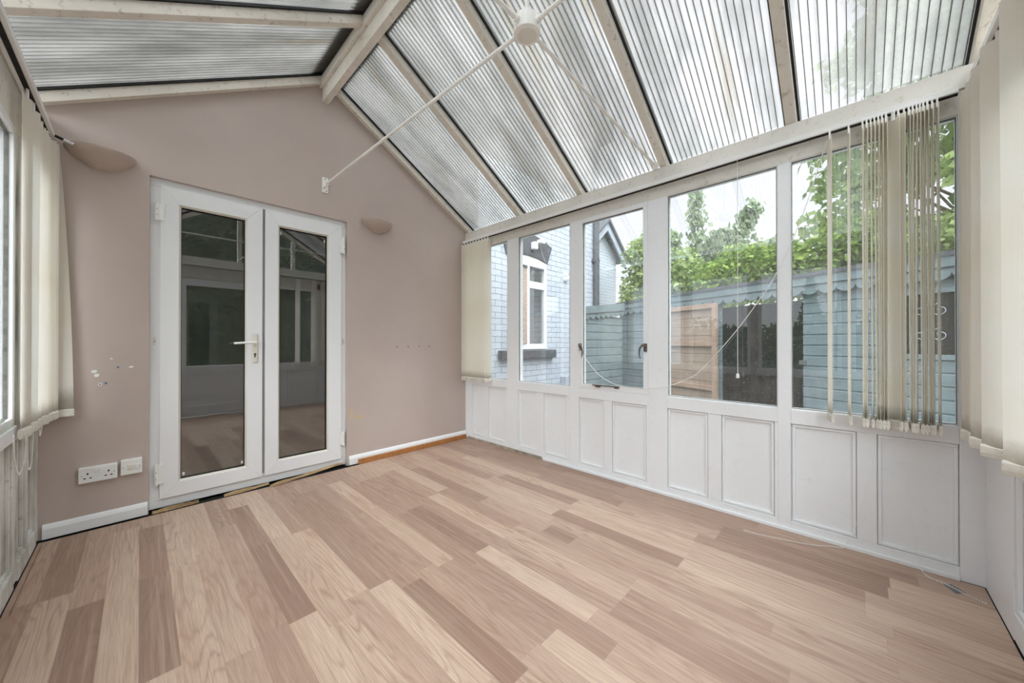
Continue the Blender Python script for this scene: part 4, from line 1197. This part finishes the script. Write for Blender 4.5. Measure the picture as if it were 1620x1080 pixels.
# open door folded back against the boards, unpainted inner face towards us
m = MB(); z = 0.12
while z < 1.72:
    m.box(0.36, 1.485, -0.085, -0.065, z, min(z+0.128, 1.74)); z += 0.132
dpn = L(m, 'open_door', 'bare_wood', bevel=0.002)
dpn['label'] = 'unpainted brown inner face of the open shed door'
m = MB(); m.box(1.425, 1.49, -0.125, -0.086, 0.10, 1.76); m.build('door_stile', 'bare_rail', dpn, local=True, bevel=0.003)
m = MB(); m.box(0.34, 0.40, -0.125, -0.086, 0.10, 1.76); m.build('door_stile', 'bare_rail', dpn, local=True, bevel=0.003)
for z in (0.53, 1.16, 1.70):
    m = MB(); m.box(0.40, 1.425, -0.125, -0.086, z-0.01, z+0.06); m.build('door_rail', 'bare_rail', dpn, local=True, bevel=0.003)

# return fence panel against the house
fp = empty('fence_panel', (4.7, 2.98, -0.15), 'teal boarded fence panel in front of the house wall by the drain pipe', 'fence')
m = MB()
P0, P1 = Vector((4.66, 2.99)), Vector((5.86, 2.95))
dv = (P1-P0); Lf = dv.length
mx = Matrix.Translation((P0.x, P0.y, 0)) @ Matrix.Rotation(math.atan2(dv.y, dv.x), 4, 'Z')
m.mx = mx; boards(m, 0, Lf, -0.15, 1.49, 0.0, 0.125); m.build('fence_boards', 'teal', fp)
m = MB(); m.mx = mx
m.add([(0, -0.06, 1.49), (Lf, -0.06, 1.61), (Lf, -0.02, 1.61), (0, -0.02, 1.49), (0, -0.06, 1.60), (Lf, -0.06, 1.745), (Lf, -0.02, 1.745), (0, -0.02, 1.60)], [(0,3,2,1),(4,5,6,7),(0,1,5,4),(1,2,6,5),(2,3,7,6),(3,0,4,7)])
m.build('top_board', 'teal', fp)
m = MB(); m.mx = mx; x = 0
while x < Lf-0.05:
    zt = 1.49+0.12*x/Lf
    pts = [(x, zt+0.01), (x+0.15, zt+0.025), (x+0.15, zt-0.02)]
    for i in range(1, 10): pts.append((x+0.075+0.075*math.cos(PI*i/10), zt-0.022-0.06*math.sin(PI*i/10)))
    pts.append((x, zt-0.025)); m.prism(pts, 'Y', -0.045, -0.03); x += 0.15
m.build('scalloped_trim', 'teal', fp)

# ------------------------------------------------------------------ planting
def leaf_quads(m, c, n, size, rad, droop=0.2, rng=random):
    for _ in range(n):
        u = rng.random()**0.45
        th, ph = rng.uniform(0, 2*PI), math.acos(rng.uniform(-1, 1))
        p = Vector((c[0]+rad[0]*u*math.sin(ph)*math.cos(th), c[1]+rad[1]*u*math.sin(ph)*math.sin(th), c[2]+rad[2]*u*math.cos(ph)))
        leaf_at(m, p, size*rng.uniform(0.6, 1.3), rng, droop)
def leaf_at(m, p, s, rng, droop=0.2):
    d = Vector((rng.uniform(-1, 1), rng.uniform(-1, 1), rng.uniform(-0.8, 0.5)-droop)).normalized()
    n = d.orthogonal().normalized(); n.rotate(Matrix.Rotation(rng.uniform(0, 2*PI), 3, d))
    up = d.cross(n)
    a, b, c_, e = p, p+d*s*0.5+n*s*0.33+up*s*0.06, p+d*s, p+d*s*0.5-n*s*0.33+up*s*0.06
    o = len(m.v)
    m.v += [tuple(a), tuple(b), tuple(c_), tuple(e)]
    m.f += [(o, o+1, o+2), (o, o+2, o+3)]

def tree(name, base, clumps, leafmat, label, cat, n_each, size, trunk_r=0.12, top=None, droop=0.2, seed=1, branches=True):
    rng = random.Random(seed)
    root = empty(name, base, label, cat)
    m = MB()
    top = top or (base[0], base[1], base[2]+3)
    m.tube([base, (base[0]*0.6+top[0]*0.4, base[1]*0.6+top[1]*0.4, base[2]*0.5+top[2]*0.5), top], [trunk_r, trunk_r*0.75, trunk_r*0.4], 10)
    if branches:
        b0 = Vector((base[0]*0.6+top[0]*0.4, base[1]*0.6+top[1]*0.4, base[2]*0.5+top[2]*0.5))
        for (c, r, k) in clumps:
            c = Vector(c); md = b0.lerp(c, 0.5)+Vector((rng.uniform(-0.15, 0.15), rng.uniform(-0.15, 0.15), 0.12))
            m.tube([b0.lerp(Vector(top), rng.random()), md, c], [trunk_r*0.2, trunk_r*0.12, trunk_r*0.05], 6)
    m.build('trunk', 'bark', root, smooth=True)
    m = MB()
    for (c, r, k) in clumps: leaf_quads(m, c, int(n_each*k), size, r, droop, rng)
    m.build('foliage', leafmat, root)
    return root
rng = random.Random(21)
cl_ = []
for k in range(34):
    th = rng.uniform(0, 2*PI); u = rng.uniform(0.35, 1.0); zz = rng.uniform(-1, 1)
    cl_.append(((8.1+1.7*u*math.cos(th)*math.sqrt(max(0.05, 1-zz*zz)), -1.35+2.2*u*math.sin(th)*math.sqrt(max(0.05, 1-zz*zz)), 4.3+1.9*zz), (0.55, 0.6, 0.34), 1.0))
cl_ += [((7.0, -0.55, 5.3), (0.7, 0.6, 0.45), 4.0), ((6.7, -0.95, 5.7), (0.7, 0.6, 0.5), 4.0), ((7.5, -1.2, 5.9), (0.7, 0.7, 0.5), 4.0), ((6.4, -0.7, 5.0), (0.5, 0.5, 0.4), 1.4), ((6.5, -0.3, 5.9), (0.6, 0.4, 0.4), 1.4), ((6.0, -0.9, 5.6), (0.6, 0.5, 0.45), 3.0)]
tree('maple_tree', (8.4, -1.5, -0.15), cl_, 'leaf_maple', 'tall pale green tree behind the near hanging blind vanes', 'tree', 240, 0.17, 0.14, (8.3, -1.4, 4.2), 0.35, 4)
# cherry: sparse upright branches
ct = empty('cherry_tree', (9.8, 2.7, -0.15), 'slender sparse tree with drooping leaves against the sky', 'tree')
rng = random.Random(8)
brs = [[(9.9, 2.7, 0.0), (9.85, 2.72, 2.2), (9.72, 2.82, 3.6), (9.70, 2.86, 5.0)],
       [(9.85, 2.72, 2.2), (9.5, 3.1, 3.0), (9.25, 3.35, 3.7), (9.1, 3.5, 3.95)],
       [(9.85, 2.72, 2.2), (10.0, 2.3, 3.2), (10.2, 1.95, 4.0), (10.35, 1.75, 4.55)],
       [(9.85, 2.72, 2.1), (10.1, 2.1, 2.9), (10.4, 1.6, 3.35), (10.65, 1.25, 3.6)],
       [(9.85, 2.72, 2.0), (10.2, 2.0, 2.5), (10.6, 1.3, 2.75), (10.8, 0.95, 2.85)],
       [(9.78, 2.78, 2.8), (9.9, 2.5, 3.5), (10.0, 2.35, 3.9)],
       [(9.85, 2.72, 2.2), (9.75, 2.9, 2.9), (9.7, 3.0, 3.4)]]
m = MB()
for q, b in enumerate(brs): m.tube(smooth_path(b, 5), [0.05*(1-i/(5*(len(b)-1)+1))**1.2+0.006 for i in range(5*(len(b)-1)+1)], 6)
m.build('branches', 'bark', ct, smooth=True)
m = MB()
for q, b in enumerate(brs):
    pth = smooth_path(b, 14)
    for i, p in enumerate(pth):
        if p.z < 2.0: continue
        t = i/len(pth)
        for _ in range(26 if t < 0.9 else 12):
            rr = 0.30*(1.15-t)+0.05
            leaf_at(m, p+Vector((rng.gauss(0, rr*0.6), rng.gauss(0, rr*0.6), rng.gauss(-0.05, rr*0.45))), rng.uniform(0.11, 0.2), rng, 0.9)
m.build('foliage', 'leaf_cherry', ct)
# hedge behind the shed
drv = Vector((-0.40082, -0.91616, 0)); nv = Vector((0.91616, -0.40082, 0)); A0 = Vector((6.27, 2.71, 0))
def hedge_run(name, s0, s1, back, zt, label, mat, seed, n=900, size=0.11):
    rng = random.Random(seed)
    c = A0+drv*((s0+s1)/2)+nv*back
    root = empty(name, (c.x, c.y, -0.15), label, 'hedge')
    m = MB(); s = s0
    while s <= s1:
        p = A0+drv*s+nv*(back+rng.uniform(-0.15, 0.15))
        h = zt+rng.uniform(-0.16, 0.14)
        leaf_quads(m, (p.x, p.y, h-0.45), n, size, (0.42, 0.42, 0.5), 0.2, rng)
        leaf_quads(m, (p.x, p.y, h-1.2), n//3, size, (0.45, 0.45, 0.7), 0.2, rng)
        s += 0.42
    m.build('foliage', mat, root)
    m = MB()
    for k in range(4):
        p = A0+drv*(s0+(s1-s0)*(k+0.5)/4)+nv*back
        m.tube([(p.x, p.y, -0.15), (p.x+0.05, p.y, 1.4)], 0.03, 6)
    m.build('stems', 'bark', root)
hedge_run('hedge', -0.2, 2.7, 2.15, 2.85, 'bright green hedge rising behind the open shed door', 'leaf_hedge', 31)
hedge_run('hedge', 3.0, 5.4, 2.05, 2.72, 'darker green hedge over the shed roof behind the bunched vanes', 'leaf_ivy', 32)
tree('ivy_tree', (8.1, 3.3, -0.15), [((8.05, 3.30, 2.3), (0.5, 0.75, 0.75), 3.0), ((7.95, 3.42, 3.0), (0.42, 0.5, 0.5), 1.6), ((7.95, 3.2, 3.35), (0.3, 0.35, 0.3), 0.6), ((8.2, 2.75, 2.5), (0.5, 0.5, 0.7), 1.6), ((7.95, 3.6, 2.0), (0.4, 0.35, 0.5), 1.2)], 'leaf_ivy', 'dense light green bush hiding the end of the white gable', 'bush', 620, 0.12, 0.1, (8.05, 3.3, 2.6), 0.2, 9, False)

# reflected surroundings on the far sides of the house
def simple_hedge(name, x0, x1, y0, y1, zt, label, mat, seed, n, size=0.22):
    rng = random.Random(seed)
    root = empty(name, ((x0+x1)/2, (y0+y1)/2, -0.15), label, 'hedge')
    m = MB()
    for _ in range(n):
        p = Vector((rng.uniform(x0, x1), rng.uniform(y0, y1), -0.1+(zt+0.1)*rng.random()**0.7))
        p.z += 0.25*math.sin(p.x*1.7+p.y*1.3)*(p.z/zt)
        leaf_at(m, p, size*rng.uniform(0.7, 1.4), rng)
    m.build('foliage', mat, root)
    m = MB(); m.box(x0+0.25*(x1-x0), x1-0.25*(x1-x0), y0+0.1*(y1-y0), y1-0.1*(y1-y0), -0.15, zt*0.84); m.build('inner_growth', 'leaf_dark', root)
simple_hedge('boundary_hedge', -11.0, -10.0, -5, 12, 1.9, 'low hedge along the left garden boundary', 'leaf_dark', 41, 3000)
simple_hedge('boundary_hedge', -6, 8, -8.0, -6.6, 6.4, 'tall dark hedge across the garden in front', 'leaf_dark', 42, 15000, 0.3)
ccs = [((-12.6, 1.2, 1.6+0.24*k), (0.42-0.05*k, 0.42-0.05*k, 0.25), 1.0) for k in range(8)]
tree('conifer', (-12.6, 1.2, -0.15), ccs, 'leaf_dark', 'small conifer above the left boundary hedge', 'tree', 160, 0.16, 0.06, (-12.6, 1.2, 3.4), 0.2, 12, False)
